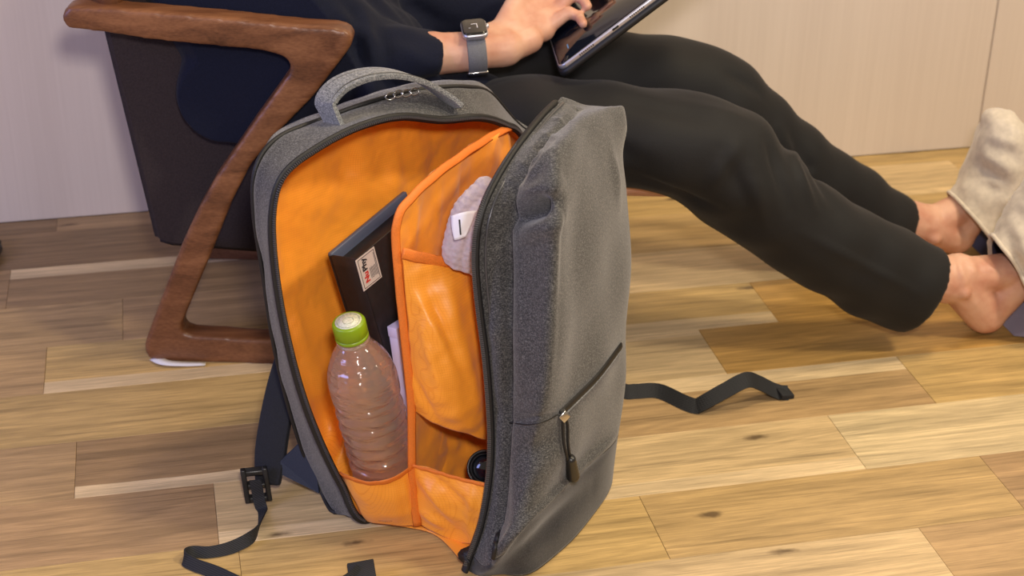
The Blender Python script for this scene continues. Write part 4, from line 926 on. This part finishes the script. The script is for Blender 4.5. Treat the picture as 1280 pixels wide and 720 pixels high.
obj('trousers', V, F, M['trouser'], PE)

# sweater
sw = MB()
def SC(a, b): return (W(*a), W(*b))
sw.sections([(W(400, 5, 1.90), W(405, 110, 1.90), .058), (W(445, 18, 1.89), W(448, 108, 1.89), .055), (W(495, 28, 1.88), W(492, 104, 1.88), .048), (W(530, 35, 1.872), W(524, 99, 1.872), .041), (W(552, 39, 1.868), W(547, 96, 1.868), .038)], 28, 30)
sw.chain([(shN, .075), ((shN+elN)/2+V3(0, .01, 0), .066), (elN, .052)])
sw.chain([(shF, .07), (elF, .055), (elF*.12+wrF*.88, .042)])
sw.capsule(shN, shF, .075, .075); sw.capsule(chest, pel+V3(-.01, 0, .03), .145, .14); sw.capsule(chest+V3(0, .08, 0), pel+V3(0.02, .06, .03), .13, .12); sw.capsule(chest+V3(.02, -.06, -.02), hipN+V3(.0, -.0, .01), .11, .115)
sw.capsule(chest, neck, .12, .062); sw.capsule(W(300, 110, 1.90), W(470, 140, 1.90), .075, .07); sw.capsule(W(470, 140, 1.89), W(590, 145, 1.88), .072, .06)
V, F = blend(sw, .0055, 5); N_ = normals(V, F)
V = V+N_*(vnoise(V*V3(7, 7, 12), 31)*.004+vnoise(V*V3(22, 22, 9), 32)*.0016)[:, None]
V = folds(V, F, [(W(440, 20, 1.83), W(455, 100, 1.83), .008, -.008), (W(458, 22, 1.83), W(470, 98, 1.83), .007, .006), (W(474, 28, 1.83), W(486, 90, 1.83), .007, -.005), (W(400, 0, 1.83), W(470, 60, 1.83), .01, .007), (W(240, 80, 1.83), W(330, 150, 1.83), .01, -.007), (W(330, 0, 1.80), W(420, 30, 1.80), .012, .008), (W(470, -10, 1.85), W(560, 30, 1.85), .012, -.007), (W(500, 60, 1.83), W(535, 80, 1.83), .008, .004)])
gap = (V-CHP)@CHN-.040                      # the cloth stays behind the arm frame
inside = np.clip((.235-V[:, 0])/.03, 0, 1)
V = V+CHN*(np.maximum(0, -gap)*inside)[:, None]
obj('sweater', V, F, M['sweater'], PE)

# ------------------------------------------------------------------ smartwatch
wa = norm(W(640, 58, 1.866)-W(560, 66, 1.872)); wu = norm(V3(-.05, -.24, .97)-wa*np.dot(V3(-.05, -.24, .97), wa)); wv = np.cross(wu, wa)
wc_ = wrN+wa*.0
SWt = thing('smartwatch', 'silver square smartwatch with grey woven band worn on the wrist', 'watch', wc_-wu*.02)
rad = .0272
mb = MB(); nb = 48; P = [wc_+wu*rad*math.cos(t)*.96+wv*rad*math.sin(t)*1.02 for t in np.linspace(0, 2*math.pi, nb+1)[:-1]]
Vb_ = []; 
for p in P:
    o_ = norm(p-wc_)
    for (x, y) in ((-.0115, 0), (.0115, 0), (.0115, .0022), (-.0115, .0022)): Vb_.append(p+wa*x+o_*y)
obj('band', Vb_, grid_faces(nb, 4, True, True), M['watchband'], SWt, bevel=.0006, label='grey woven band')
wtop = wc_+wu*(rad+.0035)
def rrect(c, hx, hy, r, z, n=6):
    out_ = []
    for (sx, sy, a0) in ((1, 1, 0), (-1, 1, 90), (-1, -1, 180), (1, -1, 270)):
        for i in range(n+1):
            a = math.radians(a0+90*i/n); out_.append(c+wa*(sx*(hx-r)+r*math.cos(a))+wv*(sy*(hy-r)+r*math.sin(a))+wu*z)
    return out_
def stack(layers):
    mb_ = MB(); n_ = len(layers[0]); V = [p for l in layers for p in l]; F = grid_faces(len(layers), n_, False, True); F.append(tuple(range(n_))[::-1]); F.append(tuple((len(layers)-1)*n_+k for k in range(n_))); mb_.add(V, F); return mb_
mb = stack([rrect(wtop, .0130, .0148, .0055, -.0045), rrect(wtop, .0153, .0176, .007, -.002), rrect(wtop, .0158, .0181, .0073, .001), rrect(wtop, .0152, .0174, .0071, .0038)]); obj('watch_case', mb.V, mb.F, M['silver'], SWt)
mb = stack([rrect(wtop, .0149, .0171, .0069, .0034), rrect(wtop, .0144, .0167, .0067, .0050), rrect(wtop, .0133, .0156, .006, .0058)]); SCN = obj('watch_screen', mb.V, mb.F, M['watch_screen'], SWt)
zz_ = wtop+wu*.0060; mb = MB(); mb.box(zz_+wa*.0035, wa*.0004, wv*.0045, wu*.0001); mb.box(zz_+wa*.0+wv*.0042, wa*.0035, wv*.0004, wu*.0001); mb.box(zz_-wa*.006-wv*.004, wa*.0012, wv*.0003, wu*.0001); obj('watch_hands', mb.V, mb.F, M['tagw'], SCN, smooth=False)
mb = MB(); mb.lathe([(.0033, 0), (.0035, .001), (.0033, .003)], wtop+wa*.0155+wv*.006, wa, 20); obj('crown', mb.V, mb.F, M['silver'], SWt)
bc = wc_-wv*0+(wu*-.72+norm(np.cross(wa, wu))*0)*rad
side_ = -wv if wv[1] > 0 else wv
bp_ = wc_+(side_*.86+wu*-.52)*(rad+.0025); mb = MB(); bt_ = norm(np.cross(wa, norm(bp_-wc_))); mb.box(bp_, wa*.0125, bt_*.0035, norm(bp_-wc_)*.0016); obj('band_buckle', mb.V, mb.F, M['metal'], SWt, bevel=.0012)

# ------------------------------------------------------------------ tablet in its case
TB = thing('tablet', 'black tablet in a case held tilted above the lap', 'tablet', TC)
TL, TW = .250, .180
def tp(a, b, c): return TC+e1*a+e2*b+tn*c
def trr(a0, b0, a1, b1, r, z, n=5):
    out_ = []
    for (ca, cb, s0) in ((a1-r, b1-r, 0), (a0+r, b1-r, 90), (a0+r, b0+r, 180), (a1-r, b0+r, 270)):
        for i in range(n+1): t = math.radians(s0+90*i/n); out_.append(tp(ca+r*math.cos(t), cb+r*math.sin(t), z))
    return out_
mb = stack([trr(0, 0, TL, TW, .010, -.0005), trr(-.0006, -.0006, TL, TW, .010, .0012), trr(-.0006, -.0006, TL, TW, .010, .0048), trr(.0004, .0004, TL-.0004, TW-.0004, .010, .0060)]); obj('tablet_body', mb.V, mb.F, M['silver'], TB, label='silver metal edge')
mb = stack([trr(.0012, .0012, TL-.001, TW-.001, .009, .0058), trr(.0014, .0014, TL-.0012, TW-.0012, .009, .0065)]); o = obj('screen', mb.V, mb.F, M['screen'], TB, label='dark reflective screen')
mb = MB(); mb.box(tp(.020, .040, .0067), e1*.0008, e2*.007, tn*.0001); obj('screen_bar', mb.V, mb.F, M['ui_blue'], o, smooth=False)
mb = stack([trr(-.004, -.001, TL+.003, TW+.003, .012, -.009), trr(-.005, -.002, TL+.004, TW+.004, .012, -.006), trr(-.004, -.0015, TL+.003, TW+.003, .012, -.0008)]); obj('case', mb.V, mb.F, M['case'], TB, label='black folio case')
for s0 in (.030, .105):
    mb = MB()
    for i in range(8): mb.box(tp(s0+.0028*i, -.0007, .0030), e1*.0007, e2*.0003, tn*.0011)
    obj('speaker_grille', mb.V, mb.F, M['case'], TB, smooth=False)['kind'] = 'stuff'
mb = MB(); mb.box(tp(.083, -.0008, .0030), e1*.0045, e2*.0003, tn*.0014); obj('port', mb.V, mb.F, M['case'], TB, bevel=.0002)

# ------------------------------------------------------------------ slippers
def slipper(name, heel, toe, op, label):
    """op = world control points of the opening loop; upper lofted from the opening to the toe"""
    S = thing(name, label, 'slipper', (heel[0], heel[1], 0), 'slippers on the feet'); return S
def up_loft(openpts, rings, tip, S, mat, seed):
    loops_ = [curve(np.array(L_), 64, True) for L_ in [openpts]+rings]; loops_.append(np.tile(tip, (64, 1))+(loops_[-1]-loops_[-1].mean(0))*.05)
    G_ = curve(np.array(loops_), 40); V_ = G_.reshape(-1, 3); F_ = grid_faces(40, 64, False, True); N_ = normals(V_, F_)
    if (N_*(V_-V_.mean(0))).sum() < 0: F_ = [f[::-1] for f in F_]; N_ = -N_
    V_ = V_+N_*((vnoise(V_*V3(12, 12, 14), seed)*.0032+vnoise(V_*45, seed+1)*.0012))[:, None]
    return V_, F_
def ell(c, h, d, k=8, e=V3(0, 1, 0)): return [np.asarray(c)+np.asarray(h)*math.cos(2*math.pi*i/k)+e*d*math.sin(2*math.pi*i/k) for i in range(k)]
def make_slip(S, S1, seed, fold):
    R = []
    for a, b, Y, d in S1:
        t_, b_ = W(a[0], a[1], Y), W(b[0], b[1], Y); R.append(ell((t_+b_)/2, (t_-b_)/2, d))
    tip = np.array(R[-1]).mean(0)+norm(np.array(R[-1]).mean(0)-np.array(R[-2]).mean(0))*.02
    V_, F_ = up_loft(R[0], R[1:], tip, S, M['slipper'], seed); V_ = folds(V_, F_, fold); V_[:, 2] = np.maximum(V_[:, 2], .004)
    obj('upper', V_, F_, M['slipper'], S, solid=.004, label='beige fleece upper')
    ln_ = V_-normals(V_, F_)*.005; rows_ = 14
    obj('lining', ln_[:64*rows_], [f[::-1] for f in grid_faces(rows_, 64, False, True)], M['slipper_in'], S, solid=.001, label='navy lining')
    mb_ = MB(); mb_.tube(V_.reshape(40, 64, 3)[0], .003, 8, closed=True); obj('cuff_edge', mb_.V, mb_.F, M['slipper'], S)
    return V_
SF_ = thing('slipper', 'beige fleece slipper on the far foot, nearer the wall', 'slipper', (heelF[0]+.03, heelF[1], 0), 'beige slippers')
make_slip(SF_, [((1192, 244), (1243, 312), 1.95, .052), ((1203, 226), (1262, 300), 1.95, .055), ((1216, 196), (1278, 266), 1.95, .055), ((1226, 164), (1290, 212), 1.95, .050), ((1240, 143), (1284, 168), 1.95, .036)], 41,
          [(W(1215, 205, 1.90), W(1262, 232, 1.90), .008, -.008), (W(1225, 190, 1.90), W(1275, 215, 1.90), .008, .006), (W(1225, 230, 1.89), W(1265, 245, 1.89), .007, -.005), (W(1235, 170, 1.90), W(1275, 180, 1.90), .008, .004)])
SN_ = thing('slipper', 'beige fleece slipper on the near foot, cut by the right edge', 'slipper', (heelN[0]+.03, heelN[1], 0), 'beige slippers')
make_slip(SN_, [((1243, 296), (1296, 418), 1.72, .052), ((1256, 276), (1316, 392), 1.72, .056), ((1276, 246), (1340, 340), 1.72, .056), ((1296, 214), (1350, 284), 1.72, .050), ((1316, 190), (1350, 230), 1.72, .036)], 47,
          [(W(1260, 300, 1.67), W(1290, 380, 1.67), .008, -.006), (W(1270, 280, 1.67), W(1300, 350, 1.67), .008, .005)])
for S_, hl, tt_ in ((SN_, heelN, toeN), (SF_, heelF, toeF)):
    c0_ = hl+V3(.012, 0, -.018); d_ = norm(tt_-hl); sdn = norm(np.cross(d_, V3(0, 1, 0))); pts = []
    L0 = []
    for s_ in np.linspace(0, 1, 13): L0.append((s_*.235, .030+.016*math.sin(s_*math.pi)**.6*(1.0) if 0 < s_ < 1 else .020))
    V_ = []; F_ = []
    outl = [c0_+d_*a+V3(0, b, 0) for a, b in L0]+[c0_+d_*a-V3(0, b, 0) for a, b in L0[::-1]]
    sd_ = sdn if sdn[0] > 0 else -sdn
    n_ = len(outl); V_ = [p+sd_*.030 for p in outl]+[p+sd_*.039 for p in outl]; F_ = [tuple(range(n_)), tuple(range(n_, 2*n_))[::-1]]+[(i, n_+i, n_+(i+1) % n_, (i+1) % n_) for i in range(n_)]
    V_ = np.array(V_); V_[:, 2] = np.maximum(V_[:, 2], .001)
    bm = bmesh.new(); vs = [bm.verts.new(v) for v in V_]
    for f in F_: bm.faces.new([vs[i] for i in f])
    bmesh.ops.recalc_face_normals(bm, faces=bm.faces); bm.verts.index_update()
    obj('sole', [tuple(v.co) for v in bm.verts], [tuple(v.index for v in f.verts) for f in bm.faces], M['sole'] if S_ is SN_ else M['sole_dark'], S_, smooth=False, bevel=.002, label='lavender sole' if S_ is SN_ else 'navy sole'); bm.free()
